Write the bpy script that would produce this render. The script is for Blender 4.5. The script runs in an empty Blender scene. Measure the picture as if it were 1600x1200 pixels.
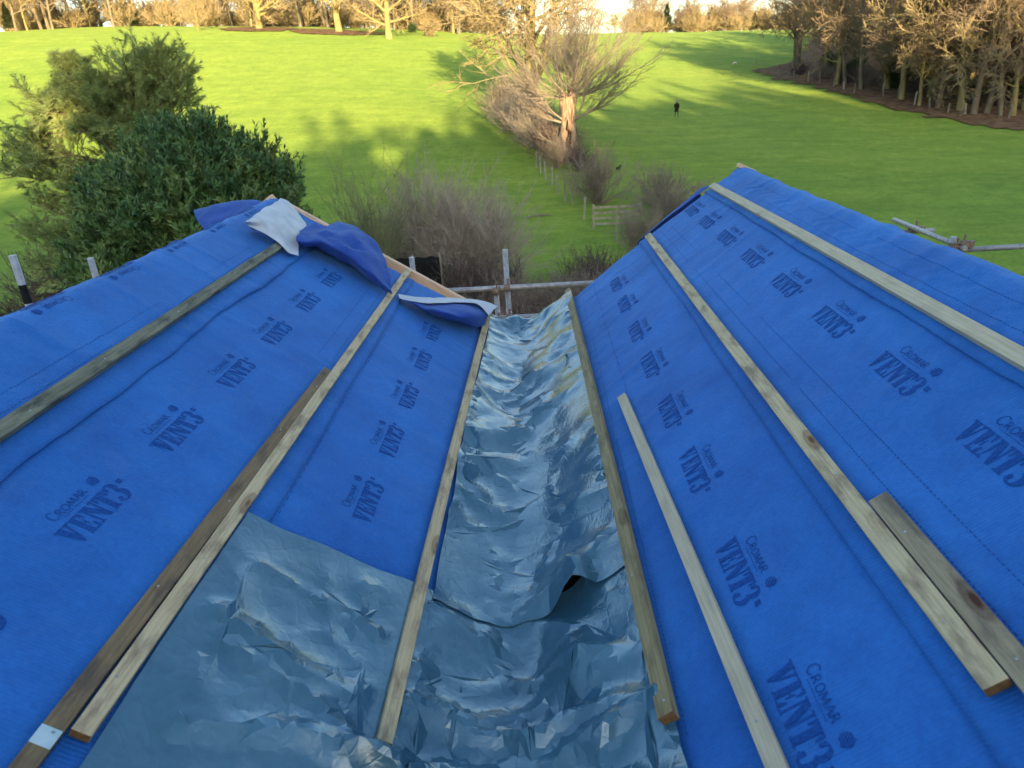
import bpy, bmesh, math, random
import numpy as np
from mathutils import Vector, Matrix, noise
from mathutils.geometry import delaunay_2d_cdt
from mathutils.bvhtree import BVHTree
rnd = random.Random(7)
C = bpy.context.scene.collection
scene = bpy.context.scene

# ------------------------------------------------------------------ camera, sky, sun, exposure
F = 1110.0
ROT = Matrix(((0.99782224, 0.04658758, 0.04669444),
              (0.02488021, 0.38978991, -0.92056765),
              (-0.06108804, 0.91972465, 0.38778193)))
cam = bpy.data.cameras.new('camera')
cam.sensor_width = 36.0
cam.lens = F / 1600.0 * 36.0
cam.clip_start = 0.05
cam.clip_end = 6000
cam.dof.use_dof = True
cam.dof.focus_distance = 3.6
cam.dof.aperture_fstop = 4.5
camo = bpy.data.objects.new('camera', cam)
C.objects.link(camo)
camo.matrix_world = ROT.to_4x4()
scene.camera = camo

SUN_EL, SUN_AZ = math.radians(10.0), math.radians(168.0)     # azimuth from +Y clockwise: behind the camera, to the right
world = bpy.data.worlds.new('World')
scene.world = world
world.use_nodes = True
wn = world.node_tree
sky = wn.nodes.new('ShaderNodeTexSky')
sky.sky_type = 'NISHITA'
sky.sun_disc = False
sky.sun_elevation = SUN_EL
sky.sun_rotation = SUN_AZ
sky.air_density = 1.0
sky.dust_density = 1.2
wn.links.new(sky.outputs[0], wn.nodes['Background'].inputs[0])
wn.nodes['Background'].inputs[1].default_value = 0.15
sl = bpy.data.lights.new('sun', 'SUN')
sl.energy = 5.0
sl.angle = math.radians(0.5)
sl.color = (1.0, 0.77, 0.40)
so = bpy.data.objects.new('sun', sl)
C.objects.link(so)
tosun = Vector((math.sin(SUN_AZ) * math.cos(SUN_EL), math.cos(SUN_AZ) * math.cos(SUN_EL), math.sin(SUN_EL)))
so.rotation_euler = tosun.to_track_quat('Z', 'Y').to_euler()
scene.view_settings.view_transform = 'Standard'
scene.view_settings.look = 'None'
scene.view_settings.exposure = 1.75
scene.view_settings.gamma = 1.0
scene.render.engine = 'CYCLES'
scene.cycles.max_bounces = 6
scene.cycles.transparent_max_bounces = 4

# ------------------------------------------------------------------ helpers
def ray(px, py):
    w = ROT @ Vector((px - 800.0, -(py - 600.0), -F))
    return w / w.y                       # per metre of forward distance
def at(px, py, Y):
    return ray(px, py) * Y

def tag(o, label=None, cat=None, group=None, kind=None):
    if label: o['label'] = label
    if cat: o['category'] = cat
    if group: o['group'] = group
    if kind: o['kind'] = kind
    return o
def empty(name, loc=(0, 0, 0), rz=0.0, label=None, cat=None, group=None):
    o = bpy.data.objects.new(name, None)
    o.empty_display_size = 0.2
    C.objects.link(o)
    o.location = loc
    o.rotation_euler = (0, 0, rz)
    return tag(o, label, cat, group)

class MB:
    def __init__(s):
        s.v = []; s.f = []; s.m = []
    def add(s, vs, fs, m=0):
        o = len(s.v)
        s.v.extend(vs)
        s.f.extend([tuple(i + o for i in f) for f in fs])
        s.m.extend([m] * len(fs))
    def box(s, c, size, M=None, m=0):
        x, y, z = [k / 2 for k in size]
        vs = [Vector((a * x, b * y, d * z)) for a in (-1, 1) for b in (-1, 1) for d in (-1, 1)]
        if M: vs = [M @ v for v in vs]
        vs = [v + Vector(c) for v in vs]
        s.add(vs, [(0, 1, 3, 2), (4, 6, 7, 5), (0, 4, 5, 1), (2, 3, 7, 6), (0, 2, 6, 4), (1, 5, 7, 3)], m)
    def tube(s, pts, rad, n=6, m=0, cap=True, jit=None):
        pts = [Vector(p) for p in pts]
        o = len(s.v)
        t = (pts[1] - pts[0]).normalized()
        a = t.orthogonal().normalized()
        for i, p in enumerate(pts):
            if i < len(pts) - 1 and i > 0: t = (pts[i + 1] - pts[i - 1]).normalized()
            elif i > 0: t = (pts[i] - pts[i - 1]).normalized()
            a = (a - t * a.dot(t))
            a = a.normalized() if a.length > 1e-6 else t.orthogonal().normalized()
            b = t.cross(a)
            for k in range(n):
                an = 2 * math.pi * k / n
                r = rad[i] * (1 + (jit(i, k) if jit else 0))
                s.v.append(p + (a * math.cos(an) + b * math.sin(an)) * r)
        for i in range(len(pts) - 1):
            for k in range(n):
                k2 = (k + 1) % n
                s.f.append((o + i * n + k, o + i * n + k2, o + (i + 1) * n + k2, o + (i + 1) * n + k)); s.m.append(m)
        if cap:
            s.f.append(tuple(o + k for k in range(n))[::-1]); s.m.append(m)
            s.f.append(tuple(o + (len(pts) - 1) * n + k for k in range(n))); s.m.append(m)
    def twig(s, p, q, r, m=0):
        t = (q - p)
        if t.length < 1e-6: return
        t.normalize()
        a = t.orthogonal().normalized(); b = t.cross(a)
        o = len(s.v)
        s.v.extend([p + a * r, p + (-a * .5 + b * .87) * r, p + (-a * .5 - b * .87) * r, q])
        s.f.extend([(o, o + 1, o + 3), (o + 1, o + 2, o + 3), (o + 2, o, o + 3)]); s.m.extend([m] * 3)
    def leaf(s, p, d, w, L, n, fold=0.25, m=0):
        # a small folded blade: two triangles meeting on the midrib
        side = d.cross(n)
        if side.length < 1e-5: side = d.orthogonal()
        side.normalize(); nn = side.cross(d).normalized()
        o = len(s.v)
        mid = p + d * L * .45
        s.v.extend([p, p + d * L, mid + side * w + nn * fold * w, mid - side * w + nn * fold * w])
        s.f.extend([(o, o + 2, o + 1), (o, o + 1, o + 3)]); s.m.extend([m] * 2)
    def build(s, name, mats, parent=None, smooth=False, label=None):
        me = bpy.data.meshes.new(name)
        me.from_pydata([tuple(v) for v in s.v], [], s.f)
        if not isinstance(mats, (list, tuple)): mats = [mats]
        for m in mats: me.materials.append(m)
        if len(mats) > 1: me.polygons.foreach_set('material_index', s.m)
        if smooth: me.polygons.foreach_set('use_smooth', [True] * len(s.f))
        me.update()
        o = bpy.data.objects.new(name, me)
        C.objects.link(o)
        if parent: o.parent = parent
        if label: o['label'] = label
        return o

def copy_tree(o, parent=None):
    c = o.copy()
    C.objects.link(c)
    if parent: c.parent = parent
    for ch in [x for x in bpy.data.objects if x.parent == o]:
        copy_tree(ch, c)
    return c

# ------------------------------------------------------------------ materials
def mat(name, rough=0.8, spec=0.3):
    m = bpy.data.materials.new(name)
    m.use_nodes = True
    b = m.node_tree.nodes['Principled BSDF']
    b.inputs['Roughness'].default_value = rough
    b.inputs['Specular IOR Level'].default_value = spec
    return m, m.node_tree, b
def N(nt, t, **kw):
    n = nt.nodes.new(t)
    for k, v in kw.items():
        if k in n.inputs: n.inputs[k].default_value = v
        else: setattr(n, k, v)
    return n
def ramp(nt, fac, stops):
    r = nt.nodes.new('ShaderNodeValToRGB')
    e = r.color_ramp.elements
    while len(e) < len(stops): e.new(0.5)
    for i, (p, c) in enumerate(stops):
        e[i].position = p
        e[i].color = (c[0], c[1], c[2], 1)
    nt.links.new(fac, r.inputs[0])
    return r.outputs[0]
def coords(nt, kind='Object', scale=(1, 1, 1), loc=(0, 0, 0)):
    tc = nt.nodes.new('ShaderNodeTexCoord')
    mp = nt.nodes.new('ShaderNodeMapping')
    mp.inputs['Scale'].default_value = scale
    mp.inputs['Location'].default_value = loc
    nt.links.new(tc.outputs[kind], mp.inputs[0])
    return mp.outputs[0]
def noise_n(nt, vec, scale, detail=4, rough=0.55, dist=0.0):
    n = N(nt, 'ShaderNodeTexNoise')
    n.inputs['Scale'].default_value = scale
    n.inputs['Detail'].default_value = detail
    n.inputs['Roughness'].default_value = rough
    n.inputs['Distortion'].default_value = dist
    nt.links.new(vec, n.inputs['Vector'])
    return n.outputs['Fac']
def mix(nt, fac, a, b, mode='MIX'):
    m = nt.nodes.new('ShaderNodeMix')
    m.data_type = 'RGBA'; m.blend_type = mode
    for sock, val in ((0, fac), (6, a), (7, b)):
        if hasattr(val, 'type') and hasattr(val, 'links'): nt.links.new(val, m.inputs[sock])
        elif sock == 0: m.inputs[0].default_value = val
        else: m.inputs[sock].default_value = (val[0], val[1], val[2], 1)
    return m.outputs[2]
def math_n(nt, op, a, b=None):
    m = nt.nodes.new('ShaderNodeMath'); m.operation = op
    for i, val in enumerate((a, b)):
        if val is None: continue
        if hasattr(val, 'links'): nt.links.new(val, m.inputs[i])
        else: m.inputs[i].default_value = val
    return m.outputs[0]
def bump(nt, b, height, strength, dist):
    n = nt.nodes.new('ShaderNodeBump')
    n.inputs['Strength'].default_value = strength
    n.inputs['Distance'].default_value = dist
    nt.links.new(height, n.inputs['Height'])
    nt.links.new(n.outputs[0], b.inputs['Normal'])
    return n

def simple_noise_mat(name, c1, c2, scale, rough=0.85, spec=0.2, sc=(1, 1, 1), bmp=None, detail=4, c3=None):
    m, nt, b = mat(name, rough, spec)
    v = coords(nt, 'Object', sc)
    f = noise_n(nt, v, scale, detail)
    st = [(0.3, c1), (0.7, c2)] if c3 is None else [(0.28, c1), (0.5, c2), (0.72, c3)]
    nt.links.new(ramp(nt, f, st), b.inputs['Base Color'])
    if bmp: bump(nt, b, f, bmp[0], bmp[1])
    return m

M = {}
# breathable membrane: felted blue fabric with a fine woven print
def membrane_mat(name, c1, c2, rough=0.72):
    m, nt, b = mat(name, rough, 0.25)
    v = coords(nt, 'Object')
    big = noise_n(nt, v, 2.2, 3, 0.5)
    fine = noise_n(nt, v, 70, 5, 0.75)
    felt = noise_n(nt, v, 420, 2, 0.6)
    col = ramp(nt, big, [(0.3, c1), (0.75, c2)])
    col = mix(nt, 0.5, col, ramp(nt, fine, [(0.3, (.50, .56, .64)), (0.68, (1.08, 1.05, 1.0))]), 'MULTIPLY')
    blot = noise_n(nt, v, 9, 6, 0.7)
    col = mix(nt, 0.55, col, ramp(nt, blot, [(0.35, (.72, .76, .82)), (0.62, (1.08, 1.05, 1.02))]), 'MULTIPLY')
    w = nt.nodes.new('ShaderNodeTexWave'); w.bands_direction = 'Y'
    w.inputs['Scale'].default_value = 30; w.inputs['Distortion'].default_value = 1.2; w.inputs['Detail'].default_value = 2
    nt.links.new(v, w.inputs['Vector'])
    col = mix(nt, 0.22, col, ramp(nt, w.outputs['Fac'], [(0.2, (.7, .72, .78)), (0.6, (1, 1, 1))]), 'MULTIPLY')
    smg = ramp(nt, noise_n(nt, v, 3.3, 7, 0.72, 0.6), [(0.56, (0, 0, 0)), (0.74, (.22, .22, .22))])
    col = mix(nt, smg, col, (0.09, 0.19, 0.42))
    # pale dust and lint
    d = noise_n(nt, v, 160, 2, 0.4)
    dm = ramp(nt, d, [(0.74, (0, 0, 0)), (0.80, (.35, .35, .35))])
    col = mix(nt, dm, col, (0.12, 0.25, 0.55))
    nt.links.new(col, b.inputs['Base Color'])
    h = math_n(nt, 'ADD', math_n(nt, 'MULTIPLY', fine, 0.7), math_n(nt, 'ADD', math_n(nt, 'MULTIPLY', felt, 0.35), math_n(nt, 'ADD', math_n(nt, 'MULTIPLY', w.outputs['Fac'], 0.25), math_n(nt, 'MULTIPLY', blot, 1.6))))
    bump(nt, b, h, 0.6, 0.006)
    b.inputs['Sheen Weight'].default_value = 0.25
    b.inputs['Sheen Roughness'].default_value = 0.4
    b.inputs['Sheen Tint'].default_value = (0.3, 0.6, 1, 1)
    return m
M['mem'] = membrane_mat('blue_membrane', (0.014, 0.128, 0.47), (0.022, 0.19, 0.62))
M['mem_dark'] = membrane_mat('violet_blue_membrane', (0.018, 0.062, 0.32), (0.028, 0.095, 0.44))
M['under'] = simple_noise_mat('white_membrane_underside', (0.42, 0.46, 0.52), (0.55, 0.6, 0.66), 12, 0.7, 0.3, bmp=(0.15, 0.004))
M['ink'] = simple_noise_mat('dark_blue_print', (0.006, 0.038, 0.18), (0.012, 0.095, 0.38), 160, 0.8, 0.15)

# crinkled plastic film
m, nt, b = mat('grey_plastic_film', 0.2, 0.8)
v = coords(nt, 'Object')
f1 = noise_n(nt, v, 3.0, 4); f2 = noise_n(nt, v, 38, 5, 0.65)
col = ramp(nt, f1, [(0.3, (0.038, 0.122, 0.188)), (0.7, (0.066, 0.178, 0.262))])
col = mix(nt, 0.5, col, ramp(nt, f2, [(0.35, (.75, .78, .8)), (0.6, (1, 1, 1))]), 'MULTIPLY')
dust = ramp(nt, noise_n(nt, v, 9, 6, 0.7), [(0.55, (0, 0, 0)), (0.8, (.3, .3, .3))])
col = mix(nt, dust, col, (0.17, 0.23, 0.29))
nt.links.new(col, b.inputs['Base Color'])
rr = ramp(nt, noise_n(nt, v, 7, 4), [(0.3, (.13, .13, .13)), (0.7, (.25, .25, .25))])
nt.links.new(rr, b.inputs['Roughness'])
vor = nt.nodes.new('ShaderNodeTexVoronoi'); vor.feature = 'DISTANCE_TO_EDGE'; vor.inputs['Scale'].default_value = 15
nt.links.new(mix(nt, 0.12, v, N(nt, 'ShaderNodeTexNoise', Scale=9.0).outputs['Color']), vor.inputs['Vector'])
hh = math_n(nt, 'ADD', math_n(nt, 'MULTIPLY', f2, 0.35), math_n(nt, 'MINIMUM', vor.outputs['Distance'], 0.12))
bump(nt, b, hh, 0.15, 0.02)
b.inputs['Metallic'].default_value = 0.2
M['film'] = m

def wood_mat(name, base, dark, knot, stain, stain_amt=0.5, seed=0.0, grain=1.0, rough=0.75):
    m, nt, b = mat(name, rough, 0.25)
    v = coords(nt, 'Object', (1, 1, 1), (seed, seed * .7, seed * .3))
    tc = nt.nodes.new('ShaderNodeMapping'); tc.inputs['Scale'].default_value = (1.6, 34, 34)
    nt.links.new(v, tc.inputs[0])
    g = noise_n(nt, tc.outputs[0], 3.0, 6, 0.6, 0.4)
    w = nt.nodes.new('ShaderNodeTexWave'); w.bands_direction = 'Y'; w.wave_profile = 'SAW'
    mp = nt.nodes.new('ShaderNodeMapping'); mp.inputs['Scale'].default_value = (0.9, 9, 9); nt.links.new(v, mp.inputs[0])
    w.inputs['Scale'].default_value = 3.2; w.inputs['Distortion'].default_value = 5.0; w.inputs['Detail'].default_value = 3; w.inputs['Detail Scale'].default_value = 1.2
    nt.links.new(mp.outputs[0], w.inputs['Vector'])
    col = ramp(nt, g, [(0.25, dark), (0.6, base)])
    col = mix(nt, 0.35 * grain, col, ramp(nt, w.outputs['Fac'], [(0.0, (1, 1, 1)), (0.85, (.72, .66, .58)), (1.0, (.5, .42, .34))]), 'MULTIPLY')
    # stains, damp patches
    mp2 = nt.nodes.new('ShaderNodeMapping'); mp2.inputs['Scale'].default_value = (4, 14, 14); nt.links.new(v, mp2.inputs[0])
    s = noise_n(nt, mp2.outputs[0], 1.4, 5, 0.65)
    sm = ramp(nt, s, [(0.48, (0, 0, 0)), (0.66, (stain_amt,) * 3)])
    col = mix(nt, sm, col, stain)
    # knots
    vo = nt.nodes.new('ShaderNodeTexVoronoi'); vo.inputs['Scale'].default_value = 1.0; vo.inputs['Randomness'].default_value = 1.0
    mp3 = nt.nodes.new('ShaderNodeMapping'); mp3.inputs['Scale'].default_value = (2.6, 9, 9); nt.links.new(v, mp3.inputs[0])
    nt.links.new(mp3.outputs[0], vo.inputs['Vector'])
    kn = ramp(nt, vo.outputs['Distance'], [(0.06, (1, 1, 1)), (0.10, (.45, .45, .45)), (0.16, (.5, .5, .5)), (0.2, (0, 0, 0))])
    col = mix(nt, kn, col, knot)
    nt.links.new(col, b.inputs['Base Color'])
    bump(nt, b, math_n(nt, 'ADD', g, math_n(nt, 'MULTIPLY', w.outputs['Fac'], 0.3)), 0.35, 0.003)
    return m
def wset(seed):
    return dict(
        pale=wood_mat('pale_pine_wood_%d' % seed, (0.56, 0.50, 0.36), (0.42, 0.36, 0.24), (0.16, 0.07, 0.03), (0.30, 0.26, 0.19), 0.35, seed, 0.6),
        yellow=wood_mat('yellow_pine_wood_%d' % seed, (0.60, 0.50, 0.31), (0.42, 0.32, 0.18), (0.14, 0.06, 0.03), (0.20, 0.15, 0.10), 0.8, seed, 0.9),
        green=wood_mat('treated_green_wood_%d' % seed, (0.33, 0.28, 0.15), (0.21, 0.17, 0.085), (0.08, 0.045, 0.02), (0.10, 0.085, 0.05), 0.6, seed, 1.0),
        grey=wood_mat('weathered_grey_green_wood_%d' % seed, (0.21, 0.215, 0.155), (0.09, 0.09, 0.065), (0.05, 0.04, 0.03), (0.055, 0.055, 0.045), 0.9, seed, 0.8),
        wet=wood_mat('wet_mottled_wood_%d' % seed, (0.36, 0.30, 0.20), (0.22, 0.17, 0.10), (0.07, 0.025, 0.015), (0.12, 0.10, 0.08), 0.8, seed + 4, 1.0),
        brown=wood_mat('damp_brown_wood_%d' % seed, (0.25, 0.18, 0.10), (0.14, 0.095, 0.05), (0.05, 0.025, 0.015), (0.07, 0.055, 0.05), 0.75, seed, 1.0))
WD = wset(3)
M['endgrain'] = simple_noise_mat('brown_end_grain', (0.10, 0.055, 0.02), (0.19, 0.11, 0.045), 60, 0.85)
M['peach'] = wood_mat('planed_peach_timber', (0.72, 0.52, 0.36), (0.62, 0.42, 0.27), (0.3, 0.15, 0.08), (0.6, 0.42, 0.3), 0.2, 9.0, 0.5)
M['galv'] = simple_noise_mat('galvanised_steel', (0.24, 0.245, 0.26), (0.46, 0.46, 0.48), 22, 0.45, 0.5, (1, 1, 1), (0.1, 0.003))
M['galv'].node_tree.nodes['Principled BSDF'].inputs['Metallic'].default_value = 0.3
M['rust'] = simple_noise_mat('rusty_steel', (0.10, 0.05, 0.03), (0.32, 0.24, 0.2), 60, 0.7, 0.4)
M['tape'] = simple_noise_mat('pale_blue_paint_mark', (0.35, 0.5, 0.55), (0.5, 0.62, 0.66), 30, 0.6)

# grass field
m, nt, b = mat('meadow_grass', 0.95, 0.1)
v = coords(nt, 'Object')
n1 = noise_n(nt, v, 0.035, 5, 0.6); n2 = noise_n(nt, v, 0.45, 6, 0.7); n3 = noise_n(nt, v, 5.0, 4, 0.75)
mpg = nt.nodes.new('ShaderNodeMapping'); mpg.inputs['Scale'].default_value = (0.10, 0.6, 0.6); mpg.inputs['Rotation'].default_value = (0, 0, 0.22); nt.links.new(v, mpg.inputs[0])
n4 = noise_n(nt, mpg.outputs[0], 1.2, 5, 0.65)
col = ramp(nt, n1, [(0.3, (0.16, 0.27, 0.042)), (0.7, (0.26, 0.335, 0.052))])
col = mix(nt, 0.9, col, ramp(nt, n2, [(0.3, (.66, .76, .62)), (0.65, (1.12, 1.06, 1.0))]), 'MULTIPLY')
col = mix(nt, 0.6, col, ramp(nt, n3, [(0.3, (.62, .68, .55)), (0.62, (1.1, 1.1, 1.05))]), 'MULTIPLY')
col = mix(nt, 0.6, col, ramp(nt, n4, [(0.34, (.64, .76, .62)), (0.58, (1.05, 1.03, 1.0))]), 'MULTIPLY')
n5 = noise_n(nt, v, 1.7, 5, 0.8)
col = mix(nt, 0.7, col, ramp(nt, n5, [(0.36, (.66, .74, .62)), (0.6, (1.08, 1.06, 1.04))]), 'MULTIPLY')
mud = ramp(nt, noise_n(nt, v, 0.22, 7, 0.75), [(0.66, (0, 0, 0)), (0.76, (.45, .45, .45))])
col = mix(nt, mud, col, (0.10, 0.085, 0.035))
nt.links.new(col, b.inputs['Base Color'])
bump(nt, b, math_n(nt, 'ADD', n3, math_n(nt, 'MULTIPLY', n2, 1.5)), 0.6, 0.12)
b.inputs['Sheen Weight'].default_value = 0.08
b.inputs['Sheen Tint'].default_value = (0.8, 1.0, 0.3, 1)
M['grass'] = m
M['blade'] = simple_noise_mat('grass_blades', (0.07, 0.20, 0.022), (0.13, 0.29, 0.035), 0.6, 0.85)
M['litter'] = simple_noise_mat('brown_leaf_litter', (0.055, 0.035, 0.022), (0.17, 0.10, 0.055), 1.3, 0.95, 0.1, detail=8, c3=(0.26, 0.16, 0.09), bmp=(0.6, 0.1))
M['bark'] = simple_noise_mat('grey_brown_bark', (0.10, 0.085, 0.06), (0.23, 0.19, 0.13), 2.2, 0.95, 0.1, (1, 1, .35), (0.5, 0.05), 6)
M['bark_gold'] = simple_noise_mat('lichen_yellow_bark', (0.17, 0.14, 0.065), (0.34, 0.28, 0.12), 1.6, 0.95, 0.1, (1, 1, .5), (0.4, 0.05), 6)
M['twig_gold'] = simple_noise_mat('golden_brown_twigs', (0.20, 0.155, 0.085), (0.36, 0.285, 0.165), 0.5, 0.95, 0.1)
M['twig_red'] = simple_noise_mat('reddish_brown_twigs', (0.16, 0.12, 0.085), (0.28, 0.205, 0.145), 0.5, 0.95, 0.1)
M['twig_grey'] = simple_noise_mat('grey_brown_twigs', (0.176, 0.142, 0.115), (0.324, 0.263, 0.209), 0.8, 0.95, 0.1)
M['twig_pale'] = simple_noise_mat('pale_pinkish_twigs', (0.270, 0.223, 0.189), (0.459, 0.392, 0.324), 0.8, 0.95, 0.1)
M['twig_green'] = simple_noise_mat('olive_green_twigs', (0.149, 0.162, 0.095), (0.257, 0.257, 0.149), 0.8, 0.95, 0.1)
M['twig_dark'] = simple_noise_mat('dark_purple_brown_twigs', (0.074, 0.054, 0.054), (0.149, 0.115, 0.108), 0.8, 0.95, 0.1)
M['torn'] = simple_noise_mat('torn_orange_pink_wood', (0.07, 0.045, 0.03), (0.30, 0.20, 0.14), 2.6, 0.9, 0.1, (3, 3, .5), (0.6, 0.08), 6, (0.50, 0.38, 0.28))
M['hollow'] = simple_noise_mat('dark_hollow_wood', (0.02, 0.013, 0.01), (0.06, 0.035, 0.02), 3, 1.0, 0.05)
M['laurel'] = simple_noise_mat('laurel_leaves', (0.03, 0.075, 0.028), (0.085, 0.17, 0.055), 1.4, 0.5, 0.3, c3=(0.20, 0.27, 0.08), detail=6)
M['laurel2'] = simple_noise_mat('young_laurel_leaves', (0.10, 0.17, 0.05), (0.17, 0.22, 0.07), 1.4, 0.4, 0.5)
M['pine'] = simple_noise_mat('pine_needles', (0.20, 0.28, 0.10), (0.42, 0.48, 0.19), 0.9, 0.8, 0.2, detail=5)
M['evergreen'] = simple_noise_mat('dark_evergreen_foliage', (0.02, 0.05, 0.02), (0.06, 0.11, 0.035), 0.8, 0.8, 0.2)
M['bush_leaf'] = simple_noise_mat('mixed_green_leaves', (0.05, 0.10, 0.03), (0.13, 0.18, 0.05), 1.2, 0.6, 0.3)
M['post'] = simple_noise_mat('weathered_fence_timber', (0.23, 0.20, 0.15), (0.42, 0.385, 0.30), 5, 0.9, 0.1, (1, 1, .3))
M['post_grey'] = simple_noise_mat('grey_fence_timber', (0.12, 0.105, 0.08), (0.28, 0.25, 0.19), 5, 0.9, 0.1, (1, 1, .3))
M['wire'] = simple_noise_mat('fence_wire', (0.10, 0.10, 0.09), (0.2, 0.2, 0.19), 5, 0.6, 0.4)
M['net'] = simple_noise_mat('black_shade_net', (0.008, 0.009, 0.010), (0.022, 0.023, 0.025), 20, 0.9, 0.1)
M['deck'] = simple_noise_mat('dark_roof_boards', (0.06, 0.045, 0.03), (0.12, 0.09, 0.06), 4, 0.9, 0.1)
# brick for the house walls
m, nt, b = mat('red_brick', 0.9, 0.15)
br = nt.nodes.new('ShaderNodeTexBrick'); br.inputs['Scale'].default_value = 4.4
br.inputs['Color1'].default_value = (.30, .11, .06, 1); br.inputs['Color2'].default_value = (.22, .08, .05, 1); br.inputs['Mortar'].default_value = (.35, .32, .27, 1)
br.inputs['Mortar Size'].default_value = 0.012
tc = nt.nodes.new('ShaderNodeTexCoord'); sx = nt.nodes.new('ShaderNodeSeparateXYZ'); cx = nt.nodes.new('ShaderNodeCombineXYZ')
nt.links.new(tc.outputs['Object'], sx.inputs[0])
nt.links.new(math_n(nt, 'ADD', sx.outputs[0], sx.outputs[1]), cx.inputs[0]); nt.links.new(sx.outputs[2], cx.inputs[1])
nt.links.new(cx.outputs[0], br.inputs['Vector']); nt.links.new(br.outputs['Color'], b.inputs['Base Color'])
M['brick'] = m
M['coat'] = simple_noise_mat('dark_brown_coat', (0.008, 0.007, 0.007), (0.02, 0.016, 0.014), 6, 0.9)
M['trouser'] = simple_noise_mat('grey_trousers', (0.05, 0.045, 0.045), (0.09, 0.08, 0.08), 6, 0.9)
M['skin'] = simple_noise_mat('skin', (0.45, 0.26, 0.18), (0.5, 0.3, 0.21), 6, 0.6)
M['hair'] = simple_noise_mat('grey_hair', (0.25, 0.22, 0.2), (0.35, 0.32, 0.3), 20, 0.8)
M['fur'] = simple_noise_mat('black_fur', (0.01, 0.01, 0.01), (0.03, 0.028, 0.025), 20, 0.8)
M['stone'] = simple_noise_mat('pale_stone', (0.5, 0.48, 0.42), (0.65, 0.62, 0.56), 6, 0.9)

# ------------------------------------------------------------------ terrain
TS = np.array([-.75, -.45, -.2, 0, .15, .35, .55, .8])
TY = np.array([15, 30, 45, 60, 80, 100, 120, 145, 175, 210, 260, 350, 700, 1500.])
TZ = np.array([
    [-8.5, -8.3, -7.8, -5.2, -.2, 5.5, 10.8, 15.6, 18.4, 20, 22, 24, 28, 30],
    [-8.5, -8.3, -7.8, -5.2, -.6, 4.6, 9.4, 14, 16.6, 18.5, 20, 22, 26, 30],
    [-8.5, -8.3, -7.8, -5.5, -1.4, 3.2, 7.4, 11.4, 13.4, 15.4, 17, 19, 24, 28],
    [-8.5, -8.3, -7.7, -5.8, -3, .3, 3.6, 7.4, 10, 12, 13.5, 15, 20, 26],
    [-8.5, -8.3, -7.7, -6.3, -5, -3.6, -1, 2.5, 6.6, 10.5, 13.2, 14.6, 18, 24],
    [-8.5, -8.4, -7.9, -6.9, -5.2, -3, -.7, 1.8, 5, 8, 10.6, 13, 17, 22],
    [-8.5, -8.5, -8, -7.4, -5.9, -3.6, -1.6, .5, 3, 6, 9, 12, 16, 20],
    [-8.5, -8.5, -8, -7.6, -6.8, -5.2, -3.5, -1, 2, 5, 8, 11, 15, 20]])
def _tab(s, Y):
    s = np.clip(s, TS[0], TS[-1]); Y = np.clip(Y, TY[0], TY[-1])
    i = np.clip(np.searchsorted(TS, s) - 1, 0, len(TS) - 2); j = np.clip(np.searchsorted(TY, Y) - 1, 0, len(TY) - 2)
    a = (s - TS[i]) / (TS[i + 1] - TS[i]); c = (Y - TY[j]) / (TY[j + 1] - TY[j])
    return (TZ[i, j] * (1 - a) * (1 - c) + TZ[i + 1, j] * a * (1 - c) + TZ[i, j + 1] * (1 - a) * c + TZ[i + 1, j + 1] * a * c)
def terrain(X, Y):
    X = np.asarray(X, float); Y = np.asarray(Y, float)
    Yc = np.maximum(Y, 12.0)
    s = X / Yc
    z = 0
    for ds in (-.07, 0, .07):
        for ky in (.90, .96, 1.04, 1.10):
            z = z + _tab(s + ds, Yc * ky)
    z = z / 12.0
    z = z + .18 * np.sin(X * .11 + Y * .05) * np.sin(Y * .09 - X * .03) * np.clip((Y - 30) / 60, 0, 1)
    # the hill behind the camera that keeps the near field in shade
    hb = np.interp(X, [-120, -20, 14, 62, 140], [4, 9.5, 13, 20, 23])
    t = np.clip((-Y - 22) / 50, 0, 1); t = t * t * (3 - 2 * t)
    return z + t * (hb + 8.5)
def tz(x, y): return float(terrain(x, y))
def hit(px, py, y0=13.0, y1=900.0):
    d = ray(px, py)
    Y = y0; prev = y0
    while Y < y1:
        if d.z * Y <= tz(d.x * Y, Y):
            a, c = prev, Y
            for _ in range(24):
                mdl = (a + c) / 2
                if d.z * mdl <= tz(d.x * mdl, mdl): c = mdl
                else: a = mdl
            return Vector((d.x * c, c, tz(d.x * c, c)))
        prev = Y; Y *= 1.012
    return None
def ground_at(px, Y, py=150):
    d = ray(px, py)
    return Vector((d.x * Y, Y, tz(d.x * Y, Y)))

def axis(n, near, far0, far1):
    u = np.linspace(-1, 1, n)
    k = 3.6
    w = np.sinh(u * k) / math.sinh(k)
    return np.where(w < 0, -w * far0, w * far1)
xs = axis(321, 0, -900, 900); ys = axis(381, 0, -500, 1500)
XX, YY = np.meshgrid(xs, ys)
ZZ = terrain(XX, YY)
nx, ny = len(xs), len(ys)
me = bpy.data.meshes.new('ground')
co = np.stack([XX.ravel(), YY.ravel(), ZZ.ravel()], 1)
idx = np.arange(nx * ny).reshape(ny, nx)
quads = np.stack([idx[:-1, :-1].ravel(), idx[:-1, 1:].ravel(), idx[1:, 1:].ravel(), idx[1:, :-1].ravel()], 1)
me.from_pydata(co.tolist(), [], quads.tolist())
me.polygons.foreach_set('use_smooth', [True] * len(quads))
me.materials.append(M['grass'])
gr = bpy.data.objects.new('ground', me); C.objects.link(gr)
gr['kind'] = 'structure'

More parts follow.
